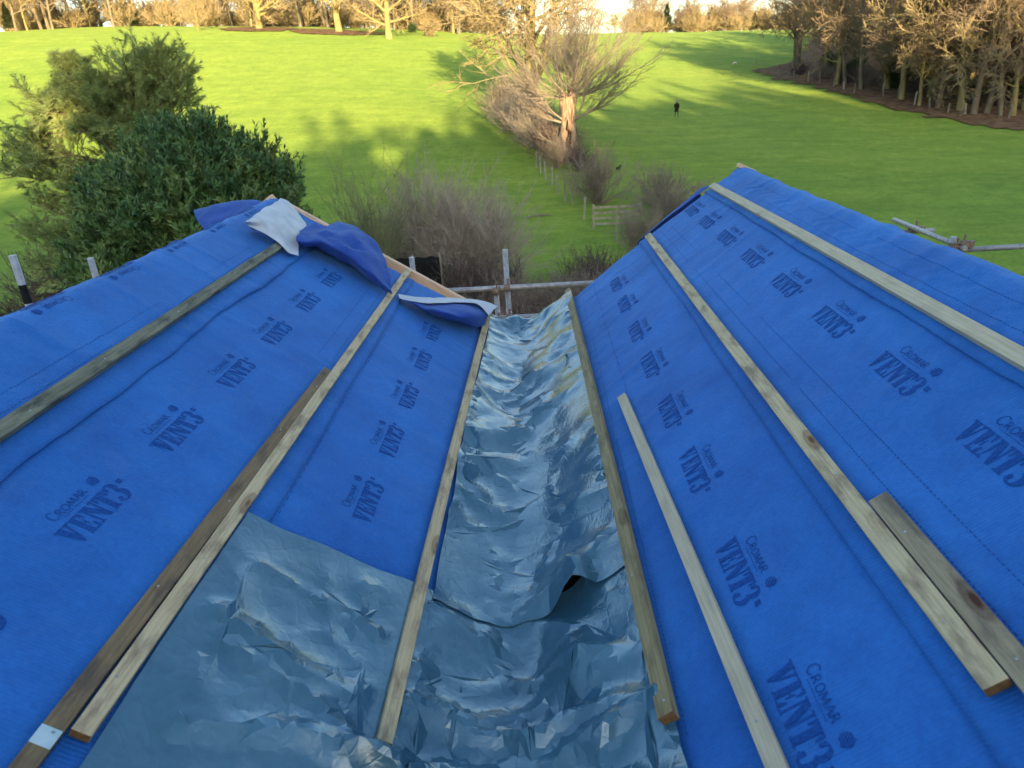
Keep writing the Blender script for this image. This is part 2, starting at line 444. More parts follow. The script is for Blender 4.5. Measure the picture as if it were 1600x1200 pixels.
def ground_sheet(name, inside, x0, x1, y0, y1, step, lift, material, kind='structure'):
    mb = MB(); vid = {}
    nxs = int((x1 - x0) / step); nys = int((y1 - y0) / step)
    def vv(i, j):
        if (i, j) not in vid:
            x = x0 + i * step; y = y0 + j * step
            vid[(i, j)] = len(mb.v); mb.v.append(Vector((x, y, tz(x, y) + lift + 0.05 * noise.noise(Vector((x * .6, y * .6, 0))))))
        return vid[(i, j)]
    for i in range(nxs):
        for j in range(nys):
            x = x0 + (i + .5) * step; y = y0 + (j + .5) * step
            e = 1.2 * noise.noise(Vector((x * .35, y * .35, 3))) + .8 * noise.noise(Vector((x * 1.3, y * 1.3, 7)))
            if inside(x, y, e):
                mb.f.append((vv(i, j), vv(i + 1, j), vv(i + 1, j + 1), vv(i, j + 1))); mb.m.append(0)
    o = mb.build(name, material, smooth=True)
    o['kind'] = kind
    return o

# the wood's floor on the right: everything beyond the fence line
edge_px = [(1275, 60), (1240, 98), (1180, 110), (1200, 121), (1260, 133), (1330, 152), (1400, 172), (1500, 192), (1600, 206)]
edge = [hit(*p) for p in edge_px]
EL = [(e.x, e.y) for e in edge]
EL = [(EL[0][0] + 40, EL[0][1] + 160)] + EL
dx, dy = EL[-1][0] - EL[-2][0], EL[-1][1] - EL[-2][1]
EL.append((EL[-1][0] + dx * 4, EL[-1][1] + dy * 4))
def wood_side(x, y):
    # signed distance to the polyline (positive inside the wood)
    best = 1e9; sg = 1
    for (ax, ay), (bx, by) in zip(EL[:-1], EL[1:]):
        vx, vy = bx - ax, by - ay
        t = max(0, min(1, ((x - ax) * vx + (y - ay) * vy) / (vx * vx + vy * vy)))
        qx, qy = ax + vx * t, ay + vy * t
        d = math.hypot(x - qx, y - qy)
        if d < best:
            best = d; sg = 1 if (vx * (y - ay) - vy * (x - ax)) > 0 else -1
    return best * sg
ground_sheet('woodland_floor', lambda x, y, e: wood_side(x, y) > e, 15, 150, 25, 215, 1.1, 0.10, M['litter'])
print('edge', [tuple(round(k, 1) for k in p) for p in EL], wood_side(80, 90), wood_side(0, 60))
# ------------------------------------------------------------------ roof geometry (valley between two gabled wings)
VX, VZ = -0.161, -1.863
ML, MR = -0.642, 0.705                      # slope of the left / right roof plane, z per x
CL, CR = 1 / math.hypot(1, ML), 1 / math.hypot(1, MR)
RL, RR = 2.175, 2.067                       # slope lengths valley -> ridge
def P(side, u, v, h=0.0):
    # point of a roof plane: u metres away along the valley, v metres up the slope, h above the boards
    # past the ridge the sheet turns over and runs down the far slope
    if side == 'L': c, s, R, sx = CL, CL * -ML, RL, -1
    else: c, s, R, sx = CR, CR * MR, RR, 1
    if v <= R - .05:
        return Vector((VX + sx * (c * v - s * h), u, VZ + s * v + c * h))
    rx, rz = VX + sx * c * R, VZ + s * R
    k = .05
    if v < R + k:                            # soft roll over the ridge
        t = (v - (R - k)) / (2 * k)
        a = Vector((rx - sx * c * k, 0, rz - s * k)); q = Vector((rx + sx * c * k, 0, rz - s * k)); top = Vector((rx, 0, rz))
        p = a * (1 - t) ** 2 + top * 2 * t * (1 - t) + q * t * t
        ang = (1 - 2 * t)
        nrm = Vector((-sx * s * ang, 0, c)).normalized()
        return Vector((p.x, u, p.z)) + nrm * h
    w = v - R
    return Vector((rx + sx * (c * w + s * h), u, rz - s * w + c * h))
def uv_of(side, px, py, h=0.0):
    w = ray(px, py); m_ = ML if side == 'L' else MR; c = CL if side == 'L' else CR
    zz = VZ + h / c
    t = (zz - m_ * VX) / (w.z - m_ * w.x)
    return t, abs(w.x * t - VX) / c - (h * abs(m_) * (1 if side == 'L' else 1))
def wr(side, u, v, amp=1.0):
    # wrinkles of the stapled membrane
    o = 11 if side == 'L' else 47
    a = noise.noise(Vector((u * .9, v * 3.0, o))) * .0060
    b = noise.noise(Vector((u * 5.5 + v * 2.0, v * 1.3, o + 5))) * .0028
    k = abs(noise.noise(Vector((u * 3.2 - v * 1.4, v * 1.1 + u * .3, o + 9))))
    cc = max(0, .10 - k) * .035
    q = noise.noise(Vector((u * 13, v * 3.0, o + 20))) * .0022 * (.5 + max(0, 1.5 * noise.noise(Vector((u * 1.1, v * 1.7, o + 30)))))
    return (a + b + cc + q) * amp

# the house under the sheets
house = empty('house', (0, 3, -8.5), label='brick house with two stripped gabled wings meeting at a valley', cat='house')
def prism(pts, y0, y1):
    mb = MB(); n = len(pts)
    mb.v = [Vector((x, y0 - 3, z + 8.5)) for x, z in pts] + [Vector((x, y1 - 3, z + 8.5)) for x, z in pts]
    mb.f = [tuple(range(n))[::-1], tuple(range(n, 2 * n))] + [(i, (i + 1) % n, n + (i + 1) % n, n + i) for i in range(n)]
    mb.m = [0] * len(mb.f)
    return mb
lrx, lrz = VX - CL * RL, VZ + CL * -ML * RL
rrx, rrz = VX + CR * RR, VZ + CR * MR * RR
lex, rex = lrx - CL * 2.15, rrx + CR * 2.05
lez, rez = lrz + ML * CL * 2.15, rrz - MR * CR * 2.05
dk = .02
prism([(lex + .25, -8.55), (VX, -8.55), (VX, VZ - .2), (lrx, lrz - .2), (lex + .25, lez - .05)], -3.0, 5.12).build('wall', M['brick'], house)
prism([(VX + .003, -8.55), (rex - .25, -8.55), (rex - .25, rez - .05), (rrx, rrz - .2), (VX + .003, VZ - .2)], -3.0, 5.25).build('wall', M['brick'], house)
def deck(a, b, c_, y0, y1):
    (ax, az), (bx, bz), (cx_, cz) = a, b, c_
    return prism([(ax, az - dk), (bx, bz - dk), (cx_, cz - dk), (cx_, cz - .1), (bx, bz - .1), (ax, az - .1)], y0, y1)
deck((VX, VZ), (lrx, lrz), (lex, lez), -3.0, 5.22).build('roof_deck', M['deck'], house)
deck((VX + .004, VZ), (rrx, rrz), (rex, rez), -3.0, 5.46).build('roof_deck', M['deck'], house)
# planed rafters of the left gable, left bare
def beam(p, q, w, t, name, material, parent=None, up=None, bev=.003, **kw):
    # box from p to q, width w across, thickness t along up; the top face passes through p and q
    p, q = Vector(p), Vector(q)
    x = (q - p).normalized(); up = Vector(up or (0, 0, 1)); y = up.cross(x).normalized(); z = x.cross(y)
    L = (q - p).length
    bm = bmesh.new()
    bmesh.ops.create_cube(bm, size=1)
    for v_ in bm.verts: v_.co = Vector((v_.co.x * L, v_.co.y * w, v_.co.z * t))
    # a few cuts so that the stick can bow a little
    n = kw.get('cuts', 10)
    for i in range(1, n):
        bmesh.ops.bisect_plane(bm, geom=bm.verts[:] + bm.edges[:] + bm.faces[:], plane_co=(-L / 2 + L * i / n, 0, 0), plane_no=(1, 0, 0))
    es = [e for e in bm.edges if abs((e.verts[0].co - e.verts[1].co).normalized().x) > .9 or abs(abs(e.verts[0].co.x) - L / 2) < 1e-4 and abs(abs(e.verts[1].co.x) - L / 2) < 1e-4]
    bmesh.ops.bevel(bm, geom=es, offset=bev, segments=2, affect='EDGES', profile=.6)
    bow, rise, sd = kw.get('bow', 0), kw.get('rise', 0), kw.get('seed', 0)
    for v_ in bm.verts:
        s_ = v_.co.x / L * 2
        v_.co.y += bow * (1 - s_ * s_) + .0012 * noise.noise(Vector((v_.co.x * 3, sd, 0)))
        v_.co.z += rise * (1 - s_ * s_)
        if abs(v_.co.x) > L / 2 - .01: v_.co.x += (kw.get('skew', 0)) * v_.co.y
    for f in bm.faces:
        f.material_index = 1 if abs(f.normal.x) > .8 else 0
    me_ = bpy.data.meshes.new(name); bm.to_mesh(me_); bm.free()
    me_.materials.append(material); me_.materials.append(kw.get('end', material))
    o = bpy.data.objects.new(name, me_); C.objects.link(o)
    Mx = Matrix((x, y, z)).transposed().to_4x4()
    Mx.translation = (p + q) / 2 - z * t / 2
    if parent:
        o.parent = parent
        o.matrix_parent_inverse = Matrix.Translation(-parent.location)
    o.matrix_world = Mx
    o.matrix_basis = Mx if not parent else Mx
    return o
nL = Vector((ML * -1 * -1, 0, 1)); nL = Vector((-ML, 0, 1)).normalized(); nR = Vector((-MR, 0, 1)).normalized()
beam(P('L', 5.45, .32, .030), P('L', 5.45, RL - .055, .030), .055, .13, 'rafter', M['peach'], house, nL)
nLo = Vector((ML, 0, 1)).normalized()
beam(Vector((lrx - .004, 5.45, lrz + .036)), Vector((lex, 5.45, lez + .036)), .055, .13, 'rafter', M['peach'], house, nLo)
beam(P('L', 5.30, .40, -.03), P('L', 5.30, RL - .12, -.03), .045, .10, 'rafter', M['deck'], house, nL)
beam(P('R', 5.47, .30, -.03), P('R', 5.47, RR - .03, -.03), .04, .12, 'rafter', M['peach'], house, nR)
beam((rrx - .03, 5.495, rrz + .040), (rrx + .10, 5.495, rrz - .02), .04, .03, 'ridge_timber_end', M['peach'], house, (MR, 0, 1))

# ---- sheets with a top and an underside
def skin(grid, name, mats, thick=.0015, parent=None, smooth=True):
    q_ = grid[len(grid) // 2]; q2_ = grid[len(grid) // 2 + 1]; jm = len(q_) // 2
    if (q2_[jm] - q_[jm]).cross(q_[jm + 1] - q_[jm]).z < 0: grid = [r_[::-1] for r_ in grid]
    nu, nv = len(grid), len(grid[0])
    mb = MB()
    nrm = [[None] * nv for _ in range(nu)]
    for i in range(nu):
        for j in range(nv):
            a = grid[min(i + 1, nu - 1)][j] - grid[max(i - 1, 0)][j]
            b_ = grid[i][min(j + 1, nv - 1)] - grid[i][max(j - 1, 0)]
            n_ = a.cross(b_); nrm[i][j] = n_.normalized() if n_.length > 1e-12 else Vector((0, 0, 1))
    for i in range(nu):
        for j in range(nv): mb.v.append(grid[i][j])
    for i in range(nu):
        for j in range(nv): mb.v.append(grid[i][j] - nrm[i][j] * thick)
    K = nu * nv
    for i in range(nu - 1):
        for j in range(nv - 1):
            a, b_, c_, d_ = i * nv + j, (i + 1) * nv + j, (i + 1) * nv + j + 1, i * nv + j + 1
            mb.f.append((a, b_, c_, d_)); mb.m.append(0)
            mb.f.append((K + a, K + d_, K + c_, K + b_)); mb.m.append(1)
    rim = [i * nv for i in range(nu)] + [(nu - 1) * nv + j for j in range(1, nv)] + [i * nv + nv - 1 for i in range(nu - 2, -1, -1)] + [j for j in range(nv - 2, 0, -1)]
    for k in range(len(rim)):
        a, b_ = rim[k], rim[(k + 1) % len(rim)]
        mb.f.append((b_, a, K + a, K + b_)); mb.m.append(0)
    return mb.build(name, mats, parent, smooth)

STRIP = {}
def sm_(a, b_, x):
    t = max(0, min(1, (x - a) / (b_ - a))); return t * t * (3 - 2 * t)
def strip(key, side, u0, u1, v0, v1, hb, vedge, label, uend=None, du=.024, droop=0.0):
    """membrane strip: vedge(u) waviness of the lower edge, uend(v) far edge"""
    nv = int((v1 - v0) / .035) + 2
    nu = int((u1 - u0) / du) + 2
    STRIP[key] = (side, hb, v0)
    def H(u, v):
        lift = wr(side, u * 1.3 + 9, v, 1.5 * sm_(1.0, .75, v)) if side == 'R' else wr(side, u * 1.5 + 5, v * .8, 1.3 * sm_(.9, .6, v) * sm_(2.0, 3.0, u))
        e = v - v0
        if e < .10: lift += (.10 - e) * (.05 + .10 * max(0, noise.noise(Vector((u * 2.3, hb * 99, 1)))))
        return hb + wr(side, u, v, 1.9 if v0 > 1.4 else 1.2) + lift
    STRIP[key] = (side, H)
    g = []
    for i in range(nu):
        row = []
        for j in range(nv):
            tv = j / (nv - 1)
            v = v0 + (v1 - v0) * tv
            ue = uend(v) if uend else u1
            u = u0 + (ue - u0) * i / (nu - 1)
            if j == 0: v = v + vedge(u)
            elif j == 1: v = v + vedge(u) * .5
            p = P(side, u, v, H(u, v))
            lim = 5.50
            if u > lim:
                over = u - lim
                p = p + Vector((0, -over * .35, -over * over * 9.0 if over < .1 else -.09 - (over - .1) * 1.2))
            row.append(p)
        g.append(row)
    o = skin(g, 'roof_membrane', [M['mem'], M['under']])
    tag(o, label, 'roofing membrane', 'blue membrane strips on the roof')
    return o
nz = lambda a, f, s: (lambda u: a * noise.noise(Vector((u * f, s, 2))) * 1.6)
mem = {}
mem['L1'] = strip('L1', 'L', -.6, 5.30, .16, 1.14, .006, nz(.006, 1, 1), 'lowest blue membrane strip on the left roof slope, partly under grey plastic')
mem['L2'] = strip('L2', 'L', -.6, 5.20, .965, 1.86, .012, nz(.010, 1.4, 2), 'middle blue membrane strip of the left roof slope', uend=lambda v: 5.28 - .10 * (v - 1))
mem['L3'] = strip('L3', 'L', -.6, 5.46, 1.665, 3.6, .018, lambda u: .035 * noise.noise(Vector((u * 1.1, 3, 2))) + .015 * noise.noise(Vector((u * 4.1, 8, 2))), 'topmost blue membrane strip draped over the left ridge')
mem['R1'] = strip('R1', 'R', -.6, 5.62, .44, 1.33, .006, nz(.012, 1.2, 4), 'lowest blue membrane strip on the right roof slope beside the gutter', uend=lambda v: 5.44 + .25 * (v - .7))
mem['R2'] = strip('R2', 'R', -.6, 5.64, 1.165, 1.90, .012, nz(.008, 1.2, 5), 'middle blue membrane strip of the right roof slope', uend=lambda v: 5.60 + .12 * (v - 1.2))
mem['R3'] = strip('R3', 'R', -.6, 5.64, 1.765, 3.6, .018, lambda u: .018 * noise.noise(Vector((u * 1.6, 6, 2))), 'topmost blue membrane strip draped over the right ridge', uend=lambda v: 5.64 if v < RR - .1 else 5.50)

# ---- printed lettering: bold slab stencil capitals drawn as polygons
def arc(cx_, cy, rx, ry, a0, a1, n=10):
    return [(cx_ + rx * math.cos(math.radians(a0 + (a1 - a0) * i / n)), cy + ry * math.sin(math.radians(a0 + (a1 - a0) * i / n))) for i in range(n + 1)]
def glyphs():
    G = []
    q = lambda *p: list(p)
    # V
    G.append(('V', .62, [q((0, 1), (.36, 1), (.36, .93), (.30, .93), (.385, .30), (.33, .0), (.26, 0), (.07, .93), (0, .93)),
                         q((.40, 1), (.62, 1), (.62, .93), (.55, .93), (.40, .10), (.40, .42), (.475, .93), (.40, .93))]))
    # E
    G.append(('E', .54, [q((0, 1), (.26, 1), (.26, 0), (0, 0), (0, .07), (.06, .07), (.06, .93), (0, .93)),
                         q((.29, 1), (.50, 1), (.50, .68), (.45, .68), (.40, .93), (.29, .93)),
                         q((.29, .55), (.36, .55), (.36, .68), (.40, .68), (.40, .34), (.36, .34), (.36, .48), (.29, .48)),
                         q((.29, .07), (.41, .07), (.47, .34), (.52, .34), (.52, 0), (.29, 0))]))
    # N
    G.append(('N', .64, [q((0, 1), (.22, 1), (.22, .93), (.14, .93), (.14, .07), (.19, .07), (.19, 0), (0, 0), (0, .07), (.07, .07), (.07, .93), (0, .93)),
                         q((.18, .90), (.24, 1), (.30, 1), (.50, .40), (.50, .0), (.45, 0), (.18, .72)),
                         q((.44, 1), (.64, 1), (.64, .93), (.59, .93), (.59, 0), (.53, 0), (.53, .93), (.44, .93))]))
    # T
    G.append(('T', .56, [q((0, 1), (.56, 1), (.56, .66), (.51, .66), (.45, .92), (.40, .93), (.40, .07), (.46, .07), (.46, 0), (.10, 0), (.10, .07), (.16, .07), (.16, .93), (.11, .92), (.05, .66), (0, .66))]))
    # 3
    up_o = arc(.24, .74, .28, .30, 150, -80, 12); up_i = arc(.22, .74, .10, .23, -80, 150, 10)
    lo_o = arc(.24, .27, .32, .33, 80, -155, 12); lo_i = arc(.22, .27, .12, .26, -155, 80, 10)
    G.append(('3', .58, [up_o + up_i, lo_o + lo_i, arc(.08, .80, .07, .09, 0, 330, 10), arc(.08, .20, .08, .10, 0, 330, 10)]))
    return G
GL = glyphs()
def tri_fill(polys):
    """fill outlines, cut them finely so that they can follow the cloth; returns verts, faces in 2D"""
    bm = bmesh.new()
    for pl in polys:
        vs = [bm.verts.new((x, y, 0)) for x, y in pl]
        try:
            f = bm.faces.new(vs)
            bmesh.ops.triangulate(bm, faces=[f], ngon_method='EAR_CLIP')
        except Exception: pass
    return bm
def cut(bm, step):
    xsv = [v_.co.x for v_ in bm.verts]; ysv = [v_.co.y for v_ in bm.verts]
    k = math.floor(min(xsv) / step) * step
    while k < max(xsv):
        bmesh.ops.bisect_plane(bm, geom=bm.verts[:] + bm.edges[:] + bm.faces[:], plane_co=(k, 0, 0), plane_no=(1, 0, 0)); k += step
    k = math.floor(min(ysv) / step) * step
    while k < max(ysv):
        bmesh.ops.bisect_plane(bm, geom=bm.verts[:] + bm.edges[:] + bm.faces[:], plane_co=(0, k, 0), plane_no=(0, 1, 0)); k += step
def vent_outlines():
    polys = []; x = 0
    sx_, sy_ = .285 / 3.12, .077
    for ch, w_, pl in GL:
        for p_ in pl: polys.append([((a + x) * sx_, b_ * sy_) for a, b_ in p_])
        x += w_ + .045
    # little mark after the figure and the globe
    polys.append([(.292, .060), (.300, .063), (.306, .058), (.314, .061), (.314, .065), (.306, .063), (.300, .068), (.292, .065)])
    polys.append([(.292, .050), (.300, .053), (.306, .048), (.314, .051), (.314, .055), (.306, .053), (.300, .058), (.292, .055)])
    gx, gy, gr_ = .252, .115, .0165
    for k in range(5):                       # striped globe
        y0 = gy - gr_ + k * gr_ * .4 + .0012; y1_ = y0 + gr_ * .4 - .0022
        def hw(y): return math.sqrt(max(0, gr_ ** 2 - (y - gy) ** 2))
        polys.append([(gx - hw(y0), y0), (gx + hw(y0) * .8, y0), (gx + hw(y1_) * .8, y1_), (gx - hw(y1_), y1_)])
    polys.append([(x_, y_) for x_, y_ in arc(gx, gy, gr_ * 1.25, gr_ * 1.25, -70, 70, 10)] + [(x_, y_) for x_, y_ in arc(gx, gy, gr_ * 1.02, gr_ * 1.02, 70, -70, 10)])
    for k in range(14):                      # fine line of small print
        x0 = .075 + k * .0088
        polys.append([(x0, .091), (x0 + .006, .091), (x0 + .006, .0935), (x0, .0935)])
    return polys
# thin capitals for the maker's name
def stroke(pts, w_):
    out = []
    for (ax, ay), (bx, by) in zip(pts[:-1], pts[1:]):
        dx_, dy_ = bx - ax, by - ay; L_ = math.hypot(dx_, dy_) or 1
        nx_, ny_ = -dy_ / L_ * w_ / 2, dx_ / L_ * w_ / 2
        out.append([(ax + nx_, ay + ny_), (bx + nx_, by + ny_), (bx - nx_, by - ny_), (ax - nx_, ay - ny_)])
    return out
def name_outlines():
    polys = []; x = .045; y0 = .100
    def put(strokes, w_, h_, sw=.0034):
        nonlocal x
        for st, k in strokes: polys.extend(stroke([(x + a * w_, y0 + b_ * h_) for a, b_ in st], sw * k))
        x += w_ + .0065
    put([([(.95, .82), (.7, .98), (.4, 1), (.12, .8), (0, .5), (.12, .2), (.4, 0), (.7, .02), (.97, .2)], 1)], .027, .033)
    h_ = .024
    put([([(0, 0), (0, 1)], 1.3), ([(0, 1), (.6, 1), (.85, .78), (.6, .52), (0, .5)], .8), ([(.4, .5), (1, 0)], 1.1)], .017, h_)
    put([([(.5 + .5 * math.cos(a * .5236), .5 + .5 * math.sin(a * .5236)) for a in range(13)], 1)], .022, h_)
    put([([(0, 0), (.12, 1)], .8), ([(.12, 1), (.5, .1)], 1.2), ([(.5, .1), (.88, 1)], .8), ([(.88, 1), (1, 0)], 1.3)], .025, h_)
    put([([(0, 0), (.45, 1)], .7), ([(.45, 1), (1, 0)], 1.4), ([(.2, .35), (.78, .35)], .7)], .020, h_)
    put([([(0, 0), (0, 1)], 1.3), ([(0, 1), (.6, 1), (.85, .78), (.6, .52), (0, .5)], .8), ([(.4, .5), (1, 0)], 1.1)], .017, h_)
    return polys
bmp_ = tri_fill(vent_outlines() + name_outlines())
cut(bmp_, .016)
TXT_V = [v_.co.copy() for v_ in bmp_.verts]; bmp_.verts.index_update()
TXT_F = [tuple(v_.index for v_ in f.verts) for f in bmp_.faces]
bmp_.free()
def print_on(key, uc, vb, du=1, up=1, umax=9, vmax=9):
    """logo whose lettering is centred at u=uc with its baseline at v=vb; du: reading direction along u; up: +1 top towards the ridge"""
    side, H = STRIP[key]
    mb = MB()
    ok = {}
    for k, c_ in enumerate(TXT_V):
        u = uc + du * (c_.x - .142); v = vb + up * c_.y
        mb.v.append(P(side, u, v, H(u, v) + .0016)); ok[k] = u < umax and v < vmax
    for f in TXT_F:
        if all(ok[k] for k in f): mb.f.append(f); mb.m.append(0)
    if not mb.f: return
    o = mb.build('printed_logo', M['ink'], mem[key])
    # the print must face up
    if sum(p.normal.z for p in o.data.polygons) < 0: o.data.flip_normals()
for u in (1.22, 1.74, 2.33, 2.84, 3.40, 3.93, 4.48, 4.98): print_on('R1', u, .822, -1, 1)
for u in (.55, 1.09, 1.63, 2.16, 2.70, 3.25, 3.80, 4.35, 4.88, 5.36): print_on('R2', u, 1.555, -1, 1, 5.48)
for u in (.60, 1.18, 1.755, 2.29, 2.85, 3.38, 3.93, 4.45): print_on('L2', u, 1.375, 1, 1)
for u in (1.88, 2.41, 2.93, 3.43, 3.96, 4.47): print_on('L1', u, .635, 1, 1)
for u in (1.60, 2.15, 2.70, 3.25, 3.80, 4.35, 4.90): print_on('L3', u, 2.245, -1, -1)
for u in (2.0, 2.7, 3.4, 4.1, 4.8): print_on('R3', u, 2.75, 1, 1)

# dashed guide lines printed near the laps
def dashes(key, v, segs, step=.018, ln=.011, w=.0026):
    side, H = STRIP[key]
    for (u0, u1) in segs:
        u = u0; mb = MB()
        while u < u1:
            vv_ = v + .006 * noise.noise(Vector((u * .8, v * 9, 0)))
            p4 = [(u, vv_), (u + ln, vv_), (u + ln, vv_ + w), (u, vv_ + w)]
            o = len(mb.v); mb.v.extend([P(side, a, b_, H(a, b_) + .0012) for a, b_ in p4]); mb.f.append((o, o + 1, o + 2, o + 3)); mb.m.append(0)
            u += step
        o = mb.build('dashed_line', M['ink'], mem[key])
        if sum(p.normal.z for p in o.data.polygons) < 0: o.data.flip_normals()
dashes('R1', .585, [(1.3, 2.9), (3.1, 5.2)]); dashes('R1', .70, [(2.2, 5.3)], .05, .035)
dashes('R2', 1.335, [(.8, 2.4), (2.5, 4.2), (4.4, 5.4)]); dashes('R2', 1.415, [(1.0, 3.1), (3.3, 3.9), (4.5, 5.3)])
dashes('R3', 1.90, [(1.4, 4.6)]); dashes('R3', 1.985, [(1.9, 3.1), (3.3, 3.9), (4.3, 4.9)])
dashes('L2', 1.11, [(.8, 2.1), (2.7, 3.3), (3.4, 5.1)]); dashes('L2', 1.19, [(3.4, 4.6)], .05, .035)
dashes('L3', 1.90, [(1.9, 3.1), (3.6, 4.4)]); dashes('L3', 1.84, [(1.6, 2.6), (3.2, 4.8)])
dashes('L1', 1.0 - .05, [(2.1, 4.9)], .05, .02)

# ---- battens lying on the sheets
def batten(side, a, b_, w, t, h, material, label, end=None, **kw):
    (u0, v0), (u1, v1) = a, b_
    n_ = nL if side == 'L' else nR
    n_ = (P(side, 1, 1, 1) - P(side, 1, 1, 0))
    o = beam(P(side, u0, v0, h + t), P(side, u1, v1, h + t), w, t, 'roof_batten', material, None, n_, end=end or M['endgrain'], **kw)
    tag(o, label, 'timber batten', 'timber battens on the blue roof')
    rn = random.Random(int(u1 * 100)); L_ = (P(side, u1, v1, 0) - P(side, u0, v0, 0)).length; x_ = -L_ / 2 + rn.uniform(.04, .2)
    while x_ < L_ / 2 - .02:
        mbn = MB(); yo = rn.uniform(-.008, .008); zz = t / 2 + kw.get('rise', 0) * (1 - (2 * x_ / L_) ** 2); yo += kw.get('bow', 0) * (1 - (2 * x_ / L_) ** 2)
        mbn.tube([Vector((x_, yo, zz - .004)), Vector((x_, yo, zz + .0012))], [.0036, .0036], 8)
        mbn.build('nail', M['galv'], o); x_ += rn.uniform(.42, .62)
    return o
def px2(side, p, h): return uv_of(side, p[0], p[1], h)
bt = .025
# left slope, from the ridge down
batten('L', (.35, 1.772), (4.92, 1.800), .052, bt, .030, WD['grey'], 'long weathered grey-green batten, highest on the left slope', rise=.006, seed=1)
batten('L', (1.105, 1.079), (5.37, 1.038), .046, bt, .021, WD['yellow'], 'light knotty batten on the left slope running out over the bare rafter', rise=.002, seed=2)
bro = batten('L', (.40, 1.147), (3.22, 1.096), .048, bt, .0215, WD['brown'], 'damp brown batten lying against the upper side of the light knotty batten', seed=3)
mb = MB(); mb.box((-1.41 + .67, 0, bt / 2 + .0006), (.045, .046, .0012)); mb.build('paint_mark', M['tape'], bro)
batten('L', (1.37, .405), (5.56, .330), .046, bt, .030, WD['yellow'], 'stained batten along the left edge of the plastic-lined gutter', rise=.004, seed=4, bow=.008)
# right slope, from the gutter up
batten('R', (1.335, .562), (5.52, .492), .046, .036, .027, WD['green'], 'greenish batten along the right edge of the plastic-lined gutter', seed=5, bow=-.004)
batten('R', (.60, .805), (3.21, .677), .046, bt, .018, WD['pale'], 'clean pale batten on the right slope ending halfway, between gutter and knotty batten', seed=6)
batten('R', (1.045, 1.246), (5.43, 1.240), .052, bt, .023, WD['yellow'], 'long knotty batten in the middle of the right slope', seed=7, bow=.004)
batten('R', (.50, 1.303), (1.665, 1.300), .054, .022, .0235, WD['wet'], 'short damp mottled batten offcut beside the long knotty batten on the right slope', seed=8)
batten('R', (.30, 1.826), (5.47, 1.822), .050, .028, .024, WD['pale'], 'clean pale batten highest on the right slope near the ridge', seed=9, bow=-.004)

# ---- crumpled plastic film in the valley: crisp facets between creases, one field shared by both sheets
class Field:
    """random long creases (ridges and hollows) that never cross, joined by flat facets"""
    def __init__(f, seed, tries, lmin, lmax, dmin, amp, ang=None, spread=1.6, x0=-1.4, x1=.7, u0=.2, u1=5.9, patchy=0):
        r = random.Random(seed); segs = []; grid = {}
        cs = lmax
        def pd(p, a, b_):
            v_ = b_ - a; t = max(0, min(1, (p - a).dot(v_) / max(v_.length_squared, 1e-9))); return (p - a - v_ * t).length
        for _ in range(tries):
            c_ = Vector((r.uniform(x0, x1), r.uniform(u0, u1)))
            if patchy and noise.noise(Vector((c_.x * 3.5, c_.y * 2.2, seed))) < patchy - .15: continue
            an = (ang if ang is not None else 0) + r.uniform(-spread, spread); L = lmin + (lmax - lmin) * r.random() ** 1.5
            d = Vector((math.cos(an), math.sin(an))) * L / 2
            mid = c_ + Vector((-d.y, d.x)) * r.uniform(-.12, .12)
            pl_ = [c_ - d, mid, c_ + d]
            gk = (int(c_.x / cs), int(c_.y / cs)); ok = True
            for gx in (-1, 0, 1):
                for gy in (-1, 0, 1):
                    for q in grid.get((gk[0] + gx, gk[1] + gy), ()):
                        for i in (0, 1):
                            for p in pl_:
                                if pd(p, q[i], q[i + 1]) < dmin: ok = False; break
                            if not ok: break
                            for p in q:
                                if pd(p, pl_[0], pl_[1]) < dmin or pd(p, pl_[1], pl_[2]) < dmin: ok = False; break
                            if not ok: break
                        if not ok: break
                    if not ok: break
                if not ok: break
            if ok:
                segs.append(pl_); grid.setdefault(gk, []).append(pl_)
        f.pts = []; f.h = []; f.edges = []
        for q in segs:
            sg = r.choice((-1, 1)) * r.uniform(.35, 1) * amp; k = len(f.pts)
            for i, p in enumerate(q): f.pts.append(p); f.h.append(sg * (r.uniform(.25, .8) if i != 1 else 1))
            f.edges += [(k, k + 1), (k + 1, k + 2)]
        vs, es, fs, ov, *_ = delaunay_2d_cdt(f.pts, f.edges, [], 0, 1e-5)
        hh = []
        for i in range(len(vs)):
            o_ = ov[i]; hh.append(f.h[o_[0]] if o_ else 0.0)
        f.t = BVHTree.FromPolygons([Vector((p.x, p.y, hh[i])) for i, p in enumerate(vs)], [list(q) for q in fs])
        print('creases', len(segs))
    def __call__(f, x, u):
        h_ = f.t.ray_cast(Vector((x, u, 10)), Vector((0, 0, -1)))
        return h_[0].z if h_[0] else 0.0
FA = Field(21, 5000, .16, .50, .080, .046)
FB = Field(22, 6000, .07, .26, .045, .013)
FC = Field(23, 9000, .025, .10, .020, .0035, patchy=.05)
def vbase(x, flat=.10, top=.055):
    zl = VZ + ML * (x - VX); zr = VZ + MR * (x - VX)
    z = max(zl, zr)
    k = .10; f = VZ + top
    d = (z - f)
    # smooth max with the gutter bottom
    hh_ = max(k - abs(d), 0) / k
    return max(z, f) + hh_ * hh_ * k * .25
